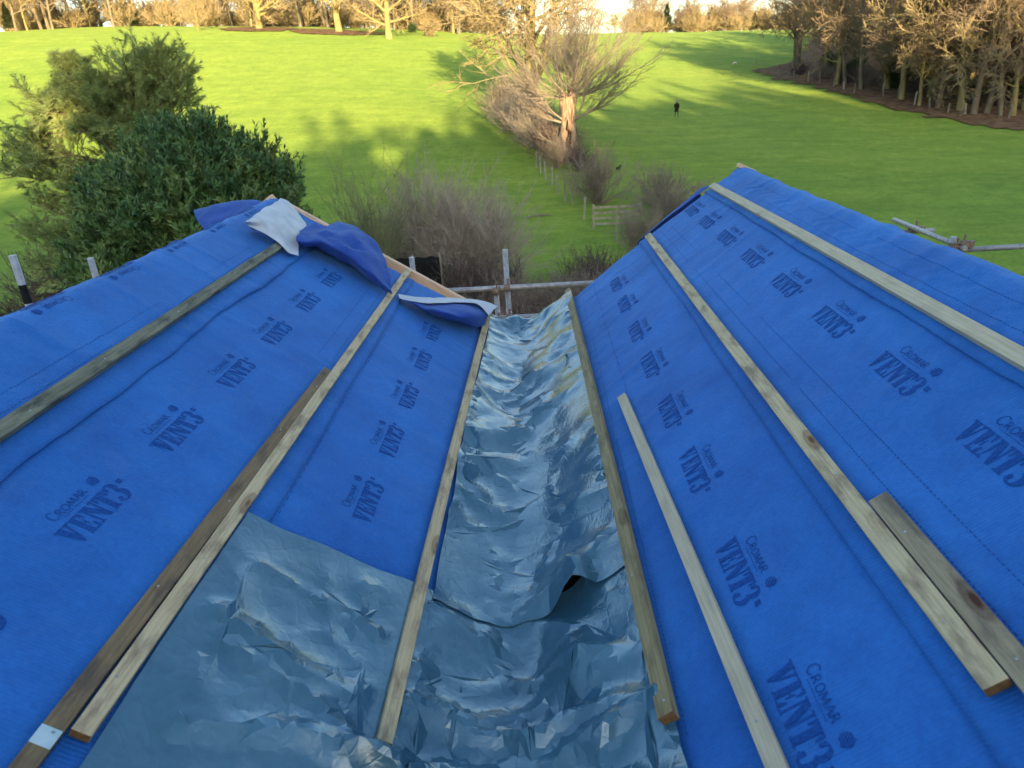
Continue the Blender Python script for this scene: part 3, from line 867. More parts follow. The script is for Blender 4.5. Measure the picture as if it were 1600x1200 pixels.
def film(name, label, bound, lift, extra, mask, step):
    """bound: closed outline in (x, u)"""
    def inside(x, u):
        c_ = False; n = len(bound); j = n - 1
        for i in range(n):
            xi, ui = bound[i]; xj, uj = bound[j]
            if (ui > u) != (uj > u) and x < (xj - xi) * (u - ui) / (uj - ui) + xi: c_ = not c_
            j = i
        return c_
    pts = [Vector(p) for p in bound]; nb = len(pts)
    edges = [(i, (i + 1) % nb) for i in range(nb)]
    for fld in (FA, FB, FC):
        keep = {}
        for i, p in enumerate(fld.pts):
            if inside(p.x, p.y): keep[i] = len(pts); pts.append(p.copy())
        edges += [(keep[a_], keep[b_]) for a_, b_ in fld.edges if a_ in keep and b_ in keep]
    rr_ = random.Random(3)
    xa_, xb_ = min(p[0] for p in bound), max(p[0] for p in bound); ua_, ub_ = min(p[1] for p in bound), max(p[1] for p in bound)
    x_ = xa_
    while x_ < xb_:
        u_ = ua_
        while u_ < ub_:
            q = Vector((x_ + rr_.uniform(-.4, .4) * step, u_ + rr_.uniform(-.4, .4) * step))
            if inside(q.x, q.y): pts.append(q)
            u_ += step
        x_ += step
    vs, es, fs, *_ = delaunay_2d_cdt(pts, edges, [], 0, 1e-4)
    tris = [f for f in fs if inside(sum(vs[i].x for i in f) / 3, sum(vs[i].y for i in f) / 3)]
    used_ = sorted(set(i for f in tris for i in f)); mp_ = {i: k for k, i in enumerate(used_)}
    mb = MB()
    for i in used_:
        x, u = vs[i].x, vs[i].y
        h_ = FA(x, u) + FB(x, u) + FC(x, u) + .010 * noise.noise(Vector((x * 3, u * 2, 5)))
        n1_ = abs(noise.noise(Vector((x * 3.1 + u * 1.3, u * 1.7 - x * 1.7, 9))))
        h_ += .016 * max(0, .10 - n1_) / .10
        h_ = h_ * mask(x, u) + .014 + extra(x, u)
        if h_ < .05: h_ = .002 + .010 * math.log(1 + math.exp((h_ - .002) / .010))
        h_ += .011 * sm_(.04, .12, x) * (.35 + .65 * sm_(0, .05, xD(u) - x)) + (.006 if x < -.4 else 0)
        mb.v.append(Vector((x, u, vbase(x) + lift + h_)))
    n = len(mb.v)
    mb.v += [v_ - Vector((0, 0, .0012)) for v_ in mb.v]
    ec = {}
    for f in tris:
        a_, b_, c_ = [mp_[i] for i in f]
        if (mb.v[b_].xy - mb.v[a_].xy).cross(mb.v[c_].xy - mb.v[a_].xy) < 0: b_, c_ = c_, b_
        mb.f.append((a_, b_, c_)); mb.f.append((n + a_, n + c_, n + b_)); mb.m += [0, 0]
        for e in ((a_, b_), (b_, c_), (c_, a_)): ec[e] = 1
    for (a_, b_) in list(ec):
        if (b_, a_) not in ec: mb.f.append((b_, a_, n + a_, n + b_)); mb.m.append(0)
    o = mb.build(name, [M['film'], M['film']], None, True)
    o.data.set_sharp_from_angle(angle=math.radians(15))
    tag(o, label, 'plastic sheet', 'grey plastic sheets lining the roof valley')
    return o
def xC(u): return P('L', u, .405 + (.330 - .405) * (u - 1.37) / 4.19).x
def xD(u): return P('R', u, .562 + (.492 - .562) * (u - 1.335) / 4.18).x
sm = lambda a, b_, x: (lambda t: t * t * (3 - 2 * t))(max(0, min(1, (x - a) / (b_ - a))))
def up_extra(x, u):
    e = 0
    # near end curls up on the right and leaves an opening
    d2 = math.exp(-((x - .055) / .055) ** 2) * math.exp(-((2.02 - u) / .16) ** 2 if u > 2.02 else 0)
    e += .115 * d2
    # far end: a rounded hump and the sheet pulled up at the right batten
    e += .05 * math.exp(-((x + .22) / .07) ** 2) * sm(5.1, 5.4, u)
    e += .03 * sm(4.9, 5.4, u)
    return e
def edge_mask(x, u):
    return (.25 + .75 * sm(0, .06, x - xC(u))) * (.04 + .96 * sm(.0, .08, xD(u) - x))
xl1 = lambda u: xC(u) + .045 + .012 * noise.noise(Vector((u * 2, 0, 3))) + .02 * max(0, 3 - u)
xr1 = lambda u: xD(u) - .010
def outline(xl, xr, ulo, uhi, n=90, m=26):
    out = []
    for i in range(n + 1): u = uhi(0) + (ulo(0) - uhi(0)) * i / n; out.append((xl(u), ulo(0) if i == n else u))
    out = [(x, u) for x, u in out]
    a, b_ = xl(ulo(0)), xr(ulo(1))
    out += [(a + (b_ - a) * j / m, ulo(j / m)) for j in range(1, m)]
    for i in range(n + 1): u = ulo(1) + (uhi(1) - ulo(1)) * i / n; out.append((xr(u), u))
    a, b_ = xr(uhi(1)), xl(uhi(0))
    out += [(a + (b_ - a) * j / m, uhi(1 - j / m)) for j in range(1, m)]
    return out
o1 = outline(xl1, xr1, lambda t: 1.985 - .02 * math.sin(t * 3.1) + .012 * noise.noise(Vector((t * 7, 1, 1))) + .02 * t, lambda t: 5.42 + .015 * math.sin(t * 9))
film('plastic_sheet', 'crumpled grey plastic sheet lining the far part of the roof valley', o1, .027, up_extra, edge_mask, .035)
def ridge_line(x, u, a, b_, w, h_):
    (ax, au), (bx, bu) = a, b_
    vx, vu = bx - ax, bu - au; L2 = vx * vx + vu * vu
    t = max(0, min(1, ((x - ax) * vx + (u - au) * vu) / L2))
    d = math.hypot(x - ax - vx * t, u - au - vu * t)
    return h_ * max(0, 1 - d / w) * (.35 + .65 * math.sin(math.pi * min(1, .1 + t * .9)))
RID = []
def lpix(px, py):
    u, v = uv_of('L', px, py, .04); p = P('L', u, v); return (p.x, p.y)
for (a, b_, w, h_) in (((325, 945), (500, 1085), .045, .032), ((345, 1010), (480, 1095), .035, .024), ((400, 880), (520, 940), .03, .016), ((500, 880), (505, 1000), .04, .018),
                       ((560, 910), (540, 1010), .04, .024), ((520, 930), (600, 1000), .03, .018), ((250, 1130), (480, 1140), .05, .028), ((480, 1090), (560, 1180), .05, .035)):
    RID.append((lpix(*a), lpix(*b_), w, h_))
def low_extra(x, u):
    e = -.05 * math.exp(-((x - .055) / .06) ** 2 - ((u - 2.0) / .10) ** 2)
    for r_ in RID: e += ridge_line(x, u, *r_)
    if x > xC(u) - .35:
        # sheet bunched into soft rolls near the bottom of the picture
        for (uc, hh_, wd, sl_) in ((1.685, .040, .034, -.10), (1.565, .055, .034, .12), (1.465, .085, .036, -.06), (1.36, .10, .040, .14), (1.24, .10, .045, -.1)):
            uu = uc + sl_ * (x + .1) + .016 * math.sin(x * 13 + uc * 17) + .008 * math.sin(x * 37 + uc * 5)
            hv = hh_ * (.65 + .35 * math.sin(x * 9 + uc * 23))
            q_ = abs(u - uu) / wd
            e += hv * (1 / (1 + q_ ** 2.2)) * sm(xC(u) - .30, xC(u) + .08, x) * (1 - .6 * sm(.05, .24, x))
        # broad faces running down to the gutter bottom
        e += .05 * max(0, 1 - abs(x - .02 - (1.95 - u) * .12) / .10) * sm(1.5, 1.7, u) * (1 - sm(1.93, 2.0, u))
    # stays under the gutter batten while that lasts
    if u > 1.36: e *= sm(.0, .05, abs(x - xC(u)) - .022)
    e *= sm(0, .05, xD(u) - .0 - x) if u > 1.30 else 1
    return e
def low_mask(x, u):
    k = 1.0
    if u > 1.33: k *= .05 + .95 * sm(.025, .10, abs(x - xC(u)))
    k *= .3 + .7 * sm(0, .12, x + 1.02)
    if u > 1.28: k *= .04 + .96 * sm(.0, .08, xD(u) - x)
    if x < xC(u): k *= .62
    elif u < 1.65: k *= .6
    return k
o2 = outline(lambda u: P('L', u, 1.022, 0).x, lambda u: xD(u) - .010, lambda t: .55, lambda t: 2.02 + .05 * t + .010 * noise.noise(Vector((t * 8, 4, 1))), 60, 60)
film('plastic_sheet', 'near grey plastic sheet reaching up the left slope, bunched at the bottom', o2, .019, low_extra, low_mask, .022)

# ---- loose flaps of membrane at the gable ends
def catmull(p0, p1, p2, p3, t):
    return .5 * ((2 * p1) + (-p0 + p2) * t + (2 * p0 - 5 * p1 + 4 * p2 - p3) * t * t + (-p0 + 3 * p1 - 3 * p2 + p3) * t ** 3)
def patch(rows, nu=24, nv=24):
    def spl(pts, n):
        out = []
        for k in range(n):
            t = k / (n - 1) * (len(pts) - 1); i = min(int(t), len(pts) - 2); f = t - i
            g4 = [pts[max(0, i - 1)], pts[i], pts[i + 1], pts[min(len(pts) - 1, i + 2)]]
            out.append(catmull(*g4, f))
        return out
    a = [spl(r_, nu) for r_ in rows]
    cols = [spl([a[i][k] for i in range(len(a))], nv) for k in range(nu)]
    return cols
def flap(name, rows, mats, label=None, parent=None, amp=.006, seed=0, nu=46, nv=30):
    g = patch([[at(*p) for p in r_] for r_ in rows], nu, nv)
    for i, col_ in enumerate(g):
        for j, p in enumerate(col_):
            p += Vector((noise.noise(p * 5 + Vector((seed, 0, 0))), noise.noise(p * 5 + Vector((0, seed, 9))), noise.noise(p * 6 + Vector((4, 0, seed))) + 1.6 * (.3 - abs(noise.noise(p * 7 + Vector((seed, 3, 1))))))) * amp
    for col_ in g:
        for p in col_: p.z += (FB(p.x * .9 - .1 + seed * .01, (p.y - 3) * 1.1 + 1.5) * 1.1 + FC(max(-1.3, p.x * .5), p.y * .8) * 1.2) * (1 if nv > 10 else .3)
    o = skin(g, name, mats, .0008, parent)
    o.data.set_sharp_from_angle(angle=math.radians(22))
    if label: tag(o, label, 'membrane flap', 'loose membrane flaps at the left gable')
    return o
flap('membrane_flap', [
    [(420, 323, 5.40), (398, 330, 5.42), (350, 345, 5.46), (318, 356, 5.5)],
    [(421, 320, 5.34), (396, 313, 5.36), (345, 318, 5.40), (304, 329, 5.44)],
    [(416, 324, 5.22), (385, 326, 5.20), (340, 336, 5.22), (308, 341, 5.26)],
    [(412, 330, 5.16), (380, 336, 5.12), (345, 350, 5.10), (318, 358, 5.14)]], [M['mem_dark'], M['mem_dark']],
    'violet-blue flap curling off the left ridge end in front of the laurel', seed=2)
def pa(px, py, h):
    t, v_ = uv_of('L', px, py, h); return (px, py, t)
fw = flap('membrane_flap', [
    [pa(478, 349, .05), pa(462, 328, .05), pa(450, 316, .05), pa(438, 312, .05)],
    [pa(478, 357, .09), pa(457, 341, .10), pa(434, 330, .12), pa(413, 326, .12)],
    [pa(470, 372, .07), pa(450, 358, .10), pa(424, 344, .14), pa(386, 346, .15)],
    [pa(466, 385, .05), pa(450, 378, .06), pa(430, 364, .10), pa(386, 351, .12)],
    [pa(466, 402, .045), pa(452, 398, .045), pa(440, 386, .06), pa(430, 374, .08)]], [M['under'], M['under']],
    'white underside flap folded back over the grey-green batten end', seed=5, amp=.010)
fi = flap('blue_face', [
    [pa(388, 352, .11), pa(405, 354, .09), pa(425, 366, .07), pa(436, 380, .06)],
    [pa(392, 357, .03), pa(408, 363, .03), pa(424, 374, .03), pa(438, 388, .035)]], [M['mem_dark'], M['mem_dark']], parent=fw, seed=3, nu=12, nv=6)
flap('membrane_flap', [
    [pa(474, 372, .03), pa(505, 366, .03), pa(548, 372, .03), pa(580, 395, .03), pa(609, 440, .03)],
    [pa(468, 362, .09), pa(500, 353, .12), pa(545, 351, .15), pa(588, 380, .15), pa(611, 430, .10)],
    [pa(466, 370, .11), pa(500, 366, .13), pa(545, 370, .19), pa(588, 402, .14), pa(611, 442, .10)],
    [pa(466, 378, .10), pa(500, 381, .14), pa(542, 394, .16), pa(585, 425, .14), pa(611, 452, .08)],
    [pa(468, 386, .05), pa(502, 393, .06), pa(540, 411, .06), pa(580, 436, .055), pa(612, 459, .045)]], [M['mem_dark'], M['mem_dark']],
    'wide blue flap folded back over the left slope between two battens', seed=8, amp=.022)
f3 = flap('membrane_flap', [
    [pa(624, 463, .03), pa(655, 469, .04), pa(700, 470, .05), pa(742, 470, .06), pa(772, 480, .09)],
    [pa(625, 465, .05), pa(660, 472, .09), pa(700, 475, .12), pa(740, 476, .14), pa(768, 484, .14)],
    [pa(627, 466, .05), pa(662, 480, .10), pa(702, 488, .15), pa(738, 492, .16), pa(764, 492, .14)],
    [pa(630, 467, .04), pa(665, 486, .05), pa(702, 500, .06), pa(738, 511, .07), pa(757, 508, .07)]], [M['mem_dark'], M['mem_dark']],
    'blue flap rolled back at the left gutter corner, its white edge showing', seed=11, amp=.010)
flap('white_edge', [
    [pa(622, 459, .04), pa(655, 464, .06), pa(700, 466, .09), pa(745, 468, .12), pa(777, 478, .15)],
    [pa(624, 466, .055), pa(655, 472, .10), pa(700, 473, .14), pa(744, 474, .17), pa(764, 492, .17)]], [M['under'], M['under']], parent=f3, seed=11, amp=.004, nv=8)
# loose corners on the right gable
flap('membrane_flap', [
    [(1003, 372, 5.58), (1040, 342, 5.60), (1080, 312, 5.62), (1112, 288, 5.64)],
    [(996, 378, 5.66), (1036, 344, 5.68), (1076, 310, 5.70), (1092, 296, 5.72)],
    [(1000, 392, 5.70), (1038, 360, 5.72), (1074, 330, 5.74), (1098, 312, 5.76)]], [M['mem_dark'], M['mem_dark']],
    'darker blue membrane edge hanging over the right gable end', seed=14, amp=.004, nv=8)['group'] = 'membrane edges at the right gable'

# ------------------------------------------------------------------ scaffolding
def pipe(p, q, parent, name='scaffold_tube', r=.0242, material=None, m2=None, n=14):
    mb = MB(); p, q = Vector(p), Vector(q); t = (q - p).normalized()
    mb.tube([p, q], [r, r], n)
    # open end: inner wall
    o = mb.build(name, material or M['galv'], parent)
    o.data.polygons.foreach_set('use_smooth', [len(f.vertices) == 4 for f in o.data.polygons])
    return o
def coupler(c, parent, axis_='X'):
    mb = MB(); c = Vector(c)
    d = Vector((1, 0, 0)) if axis_ == 'X' else Vector((0, 1, 0))
    w_ = Vector((0, 1, 0)) if axis_ == 'X' else Vector((1, 0, 0))
    mb.tube([c - d * .028, c + d * .028], [.034, .034], 12)
    mb.tube([c + w_ * .05 - Vector((0, 0, .028)), c + w_ * .05 + Vector((0, 0, .028))], [.034, .034], 12)
    mb.box(c + w_ * .025, (.05, .05, .05))
    b_ = c + Vector((0, 0, .035)) + d * .01
    mb.tube([b_, b_ + Vector((0, 0, .05))], [.008, .008], 6); mb.tube([b_ + Vector((0, 0, .03)), b_ + Vector((0, 0, .045))], [.014, .014], 6)
    b_ = c - w_ * .03 + d * .012
    mb.tube([b_, b_ - w_ * .05], [.008, .008], 6); mb.tube([b_ - w_ * .03, b_ - w_ * .045], [.014, .014], 6)
    return mb.build('coupler', M['rust'], parent)
g = -8.5
YS = 6.35
sc = empty('scaffold', (0, 0, 0), label='galvanised tube scaffold with two cross rails behind the gutter end', cat='scaffold', group='scaffolding around the house')
a, b_ = at(655, 457, YS), at(932, 442, YS); zt = (a.z + b_.z) / 2
pipe((-2.6, YS, zt), (1.35, YS, zt), sc, 'rail')
a = at(800, 496, YS); zl_ = a.z
pipe((-1.6, YS, zl_), (1.35, YS, zl_), sc, 'rail')
x1_ = at(789, 390, YS + .05); pipe((x1_.x, YS + .05, g), (x1_.x, YS + .05, x1_.z), sc, 'upright')
x2_ = at(775, 447, YS - .05); pipe((x2_.x, YS - .05, g), (x2_.x, YS - .05, x2_.z), sc, 'upright')
x3_ = at(643, 402, YS + .05); pipe((x3_.x, YS + .05, g), (x3_.x, YS + .05, x3_.z), sc, 'upright')
for xx_, yy_ in ((x1_.x, YS), (x2_.x, YS - .1), (x3_.x, YS)):
    for zz in (zt, zl_): coupler((xx_, yy_, zz), sc, 'X')
for yb in (6.45, 6.7, 6.95):      # boards of the lift below
    pass
sc2 = empty('scaffold', (0, 0, 0), label='scaffold uprights standing above the far edge of the left roof by the evergreen bush', cat='scaffold', group='scaffolding around the house')
a = at(19, 399, 4.6); XL = a.x
pipe((XL, 4.6, g), (XL, 4.6, a.z), sc2, 'upright', material=M['galv'])
Y2 = XL / ray(141, 403).x; pipe((XL, Y2, g), (XL, Y2, ray(141, 403).z * Y2), sc2, 'upright')
Y3 = XL / ray(-6, 470).x - .1; pipe((XL + .02, Y3, g), (XL + .02, Y3, ray(-6, 470).z * Y3), sc2, 'upright')
pipe((XL + .05, 3.2, -2.35), (XL + .05, 6.9, -2.35), sc2, 'rail')
mb = MB(); mb.tube([Vector((XL, 4.6, a.z - .33)), Vector((XL, 4.6, a.z - .20))], [.0246, .0246], 14, cap=False); mb.build('black_smear', M['net'], sc2)
sc3 = empty('scaffold', (0, 0, 0), label='scaffold tubes with rusty clamps sticking out past the right ridge', cat='scaffold', group='scaffolding around the house')
a, b_ = at(1399, 344, 7.75), at(1502, 386, 6.48); zq = (a.z + b_.z) / 2
pipe((a.x, 7.78, a.z), (b_.x, 6.42, b_.z), sc3, 'rail')
a2, b2 = at(1492, 393, 6.5), at(1600, 383, 6.5); zr2 = (a2.z + b2.z) / 2
pipe((a2.x - .02, 6.5, zr2), (6.2, 6.5, zr2), sc3, 'rail')
pipe((3.25, 7.45, at(1420, 362, 7.45).z), (at(1460, 357, 7.45).x, 7.45, at(1420, 362, 7.45).z), sc3, 'rail')
a3 = at(1592, 436, 6.45); pipe((4.05, 6.45, a3.z), (6.2, 6.45, a3.z), sc3, 'rail')
pipe((a2.x, 6.56, g), (a2.x, 6.56, zr2 + .11), sc3, 'upright')
a4 = at(1341, 333, 7.9); pipe((a4.x, 7.9, g), (a4.x, 7.9, a4.z), sc3, 'upright')
pipe((5.6, 6.56, g), (5.6, 6.56, -.6), sc3, 'upright')
a5 = at(1452, 352, 7.3)
coupler((a2.x, 6.5, zr2 + .03), sc3, 'X'); coupler((a2.x + .05, 6.46, zr2 + .06), sc3, 'Y'); coupler((at(1432, 358, 7.4).x, 7.4, at(1432, 358, 7.4).z), sc3, 'Y')
# ------------------------------------------------------------------ trees and shrubs
def rdir(r):
    while True:
        v_ = Vector((r.uniform(-1, 1), r.uniform(-1, 1), r.uniform(-1, 1)))
        if .05 < v_.length < 1: return v_.normalized()
def tilt(d, ang, r):
    a = d.orthogonal().normalized(); b_ = d.cross(a); t = r.uniform(0, 2 * math.pi)
    return (d * math.cos(ang) + (a * math.cos(t) + b_ * math.sin(t)) * math.sin(ang)).normalized()
class Grow:
    def __init__(s, seed, cfg):
        s.r = random.Random(seed); s.c = cfg; s.wood = MB(); s.twig = MB()
    def branch(s, p, d, L, rad, lvl):
        c = s.c; r = s.r; top = c['levels']
        if lvl >= top:                              # fine twig
            k = d; q = p
            n = 2
            q1 = p + d * L * .55
            d2 = (d + rdir(r) * .35 + Vector((0, 0, c.get('tup', .1)))).normalized()
            q2 = q1 + d2 * L * .55
            rt = c['twig_r']
            s.twig.twig(p, q1 + (q2 - q1) * .3, rt); s.twig.twig(q1, q2, rt * .8)
            for _ in range(c.get('side', 1)):
                a = p.lerp(q2, r.uniform(.2, .8)); s.twig.twig(a, a + tilt(d2, r.uniform(.4, 1.0), r) * L * r.uniform(.3, .6), rt * .75)
            return
        seg = c['seg'][lvl]; pts = [p]; rr = [rad]; dd = d
        dirs = [d]
        for i in range(seg):
            up = c['up'][lvl]
            dd = (dd + rdir(r) * c['wob'][lvl] + Vector((0, 0, up))).normalized()
            p = p + dd * (L / seg)
            pts.append(p); dirs.append(dd)
            rr.append(max(rad * (1 - (i + 1) / seg * c['taper'][lvl]), c['twig_r']))
        mb = s.wood if lvl <= c.get('split', 1) else s.twig
        n = (9, 6, 4, 3, 3)[min(lvl, 4)]
        if lvl == 0 and c.get('flare'):
            rr[0] = rad * c['flare']
            pts.insert(1, pts[0].lerp(pts[1], .25)); rr.insert(1, rad * 1.05); dirs.insert(1, dirs[0])
        mb.tube(pts, rr, n, cap=False, jit=(lambda i, k: .12 * noise.noise(Vector((i * 1.7, k * 1.3, rad * 50)))) if lvl == 0 else None)
        m_ = len(pts) - 1
        nc = c['n'][lvl]
        nc = int(nc + r.random())
        for k in range(nc):
            t = c['t0'][lvl] + (1 - c['t0'][lvl]) * (k + r.random()) / nc
            f = t * m_; i = min(int(f), m_ - 1)
            q = pts[i].lerp(pts[i + 1], f - i)
            rq = (rr[i] + (rr[i + 1] - rr[i]) * (f - i))
            ang = r.uniform(*c['ang'][lvl])
            s.branch(q, tilt(dirs[min(i + 1, m_)], ang, r), L * c['ratio'][lvl] * r.uniform(.7, 1.15) * (1 - c.get('fall', .35) * (t - c['t0'][lvl])), rq * r.uniform(*c.get('rk', (.45, .7))), lvl + 1)
        if lvl > 0: s.branch(pts[-1], dd, L * c['ratio'][lvl] * .8, rr[-1], lvl + 1)
def bare_tree(name, seed, cfg, H, rad, mt, mc, lean=0.0):
    gr_ = Grow(seed, cfg)
    root = empty(name)
    gr_.branch(Vector((0, 0, -.3)), Vector((lean, 0, 1)).normalized(), H, rad, 0)
    gr_.wood.build('trunk', mt, root, smooth=True)
    gr_.twig.build('crown', mc, root)
    return root
OAK = dict(levels=4, seg=(5, 6, 4, 3), up=(.0, .10, .06, .05), wob=(.06, .30, .35, .35), taper=(.45, .75, .8, .8), n=(10, 8, 6, 5.5), t0=(.42, .18, .2, .15),
           ang=((.7, 1.45), (.5, 1.1), (.5, 1.1), (.4, 1.0)), ratio=(1.05, .52, .5, .55), twig_r=.026, side=1, split=1, flare=1.6)
FOREST = dict(levels=4, seg=(8, 5, 3, 3), up=(.02, .06, .04, .03), wob=(.06, .28, .35, .35), taper=(.75, .8, .8, .8), n=(17, 6, 4.5, 4), t0=(.30, .25, .2, .15),
              ang=((.65, 1.35), (.45, 1.1), (.45, 1.1), (.4, .9)), ratio=(.40, .55, .52, .6), twig_r=.023, side=2, split=1, flare=1.4)
BIG = dict(OAK, n=(15, 9, 7, 6), seg=(5, 7, 4, 3), rk=(.30, .5), twig_r=.024, ratio=(1.0, .50, .5, .6), up=(0, .05, .04, .03))
protos = {}
protos['big'] = [bare_tree('oak_tree', 77, BIG, 8.5, .62, M['bark_gold'], M['twig_gold'])]
protos['oak'] = [bare_tree('oak_tree', 10 + i, OAK, 6.5, .62, M['bark_gold'], M['twig_gold']) for i in range(3)]
protos['forest'] = [bare_tree('forest_tree', 30 + i, FOREST, 15, .30, M['bark'], M['twig_red'], lean=.05 * i) for i in range(3)]
protos['goldforest'] = [bare_tree('forest_tree', 50 + i, FOREST, 13, .27, M['bark_gold'], M['twig_gold'], lean=-.04 * i) for i in range(2)]
used = set()
def place(root, loc, s, rz, label=None, cat=None, group=None, sz=None):
    if root.name in used: o = copy_tree(root)
    else: o = root; used.add(root.name)
    o.location = loc
    o.rotation_euler = (0, 0, rz)
    o.scale = (s, s, sz or s)
    for k in ('label', 'category', 'group'):
        if k in o: del o[k]
    return tag(o, label, cat, group)
r = random.Random(99)
def spot(px, Y): 
    d = ray(px, 130); return Vector((d.x * Y, Y, tz(d.x * Y, Y)))
# the big spreading oak in the field hedge
place(protos['big'][0], spot(826, 74), 1.25, 1.0, 'huge golden bare oak in the middle of the field hedge', 'tree')
# the single trees in front of the wood on the hill
place(protos['oak'][1], spot(421, 138), 1.0, 2.0, 'wide bare crest oak in a ring of brown leaves, left of the two', 'tree')
place(protos['oak'][2], spot(541, 136), 1.05, .4, 'wide thick-trunked bare crest oak in a ring of brown leaves, right of the two', 'tree')
place(protos['oak'][1], spot(616, 128), .95, 4.4, 'bare oak with a pale sunlit trunk standing nearest on the hill crest', 'tree')
place(protos['goldforest'][0], spot(327, 133), .34, 1.5, 'small young bare tree standing alone on the hill crest', 'tree', sz=.36)
# the wood along the crest, upper left
gname = 'bare trees of the wood along the hill crest'
n = 0
for i in range(96):
    px = r.uniform(-60, 770); Y = r.uniform(150, 215)
    if 205 < px < 310 and r.random() < .75: Y = r.uniform(175, 215); s = r.uniform(.38, .5)
    elif px < 30: s = r.uniform(.9, 1.1)
    else: s = r.uniform(.85, 1.25)
    if px < 40 and r.random() < .6: continue
    src = r.choice(protos['goldforest'] + protos['forest'])
    place(src, spot(px, Y), s, r.uniform(0, 6.28), 'bare sunlit tree of the wood along the hill crest', 'tree', gname)
# far wood at the right of centre
for i in range(62):
    px = r.uniform(985, 1260); Y = r.uniform(255, 300)
    s = r.uniform(.45, .62) * (1.25 if px < 1045 else 1.0) * (.8 if 920 < px < 990 else 1)
    src = r.choice(protos['forest'] + protos['goldforest'][:1])
    place(src, spot(px, Y), s, r.uniform(0, 6.28), 'distant bare reddish tree on the skyline right of the big oak', 'tree', 'distant bare trees on the skyline')
for i in range(15):
    px = r.uniform(870, 985); Y = r.uniform(215, 240)
    place(r.choice(protos['goldforest']), spot(px, Y), r.uniform(.28, .4), r.uniform(0, 6.28), 'distant low sunlit tree on the skyline behind the pollard', 'tree', 'distant low trees behind the pollard')
# edge and depth of the wood on the right
place(protos['forest'][1], hit(1247, 112), .95, 2.2, 'tall dark bare tree at the near corner of the right wood', 'tree')
for k, (px, py, s, kind, lab) in enumerate([
        (1307, 133, 1.0, 0, 'slim trunk at the wood edge with sunlit bark, first behind the pale posts'),
        (1345, 141, .95, 1, 'trunk with an orange sunlit patch behind the third pale fence post'),
        (1409, 156, 1.2, 2, 'leaning thick-based ivy-dark trunk at the edge of the right wood'),
        (1465, 167, .9, 0, 'slim straight pale trunk between the leaning and the flared trunk'),
        (1500, 173, 1.3, 2, 'stout flared sunlit trunk at the edge of the right wood'),
        (1541, 178, 1.1, 1, 'dark ivy-clad trunk right of the stout flared trunk'),
        (1582, 182, 1.0, 0, 'slim trunk nearest the right end of the wood edge')]):
    p = hit(px, py) + Vector((0, 0, -.05))
    place((protos['forest'] if k % 2 else protos['goldforest'])[kind % 2], p, s * 1.05, r.uniform(0, 6.28), lab, 'tree')
cnt = 0
while cnt < 90:
    px = r.uniform(1215, 1760); Y = r.uniform(62, 175)
    p = spot(px, Y)
    w_ = wood_side(p.x, p.y)
    if w_ < 2.5: continue
    cnt += 1
    s = r.uniform(.75, 1.15)
    place(r.choice(protos['forest'] + protos['goldforest']), p, s, r.uniform(0, 6.28), 'bare tree inside the wood on the right', 'tree', 'bare trees inside the right wood')
# spreading mossy oaks whose limbs reach over the fence
for px, py, s in ((1440, 160, .85), (1530, 172, .95), (1590, 178, .9), (1370, 145, .7)):
    place(protos['oak'][cnt % 3], hit(px, py) + Vector((2.5, 3, 0)), s, r.uniform(0, 6.28), 'mossy spreading oak reaching over the right wood fence', 'tree', 'mossy oaks reaching over the wood fence'); cnt += 1

# pollard willow with a torn hollow trunk
pol = empty('pollard_tree')
mb = MB(); rp = random.Random(4)
PH = 5.0
pts = [Vector((.05 * math.sin(i), .04 * math.cos(i * 2), -.3 + PH * i / 9)) for i in range(10)]
rad = [.90, .68, .58, .55, .57, .53, .52, .56, .66, .58]
mb.tube(pts, rad, 16, jit=lambda i, k: .42 * noise.noise(Vector((i * .9, k * 1.3, 4))))
mb.build('trunk', M['torn'], pol, smooth=True)
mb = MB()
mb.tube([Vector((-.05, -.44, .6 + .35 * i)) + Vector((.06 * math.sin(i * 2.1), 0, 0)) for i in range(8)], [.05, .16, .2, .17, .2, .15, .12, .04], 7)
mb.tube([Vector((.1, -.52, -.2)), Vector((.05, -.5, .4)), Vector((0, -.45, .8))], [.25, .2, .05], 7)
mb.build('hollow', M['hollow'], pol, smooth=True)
POL = dict(levels=3, seg=(1, 6, 4), up=(0, .12, .08), wob=(0, .14, .20), taper=(.5, .75, .8), n=(1, 13, 6), t0=(0, .16, .1), ang=((.5, .9), (.22, .7), (.25, .65)), ratio=(1, .40, .5), twig_r=.012, side=1, split=1, tup=.25)
gp = Grow(5, POL)
for k in range(44):
    az = rp.uniform(0, 6.28); el = math.asin(rp.uniform(-.12, 1.0))
    d = Vector((math.cos(az) * math.cos(el), math.sin(az) * math.cos(el), math.sin(el)))
    gp.branch(Vector((d.x * .45, d.y * .45, PH - .6 + .5 * d.z)), d, rp.uniform(3.6, 5.6), rp.uniform(.03, .07), 1)
for k in range(9):                       # low side shoots
    az = rp.uniform(-1.0, 1.0) if k % 2 else rp.uniform(2.2, 4.0)
    d = Vector((math.cos(az), math.sin(az) * .6, rp.uniform(.15, .5))).normalized()
    gp.branch(Vector((d.x * .5, d.y * .4, rp.uniform(1.0, 3.2))), d, rp.uniform(3.0, 4.8), .07, 1)
gp.wood.build('branch', M['twig_grey'], pol); gp.twig.build('crown', M['twig_grey'], pol)
p = hit(890, 252); pol.location = p; s = p.y / 55.0; pol.scale = (s, s, s); 
tag(pol, 'pollarded tree with a torn hollow pinkish trunk and radiating bare shoots', 'tree')

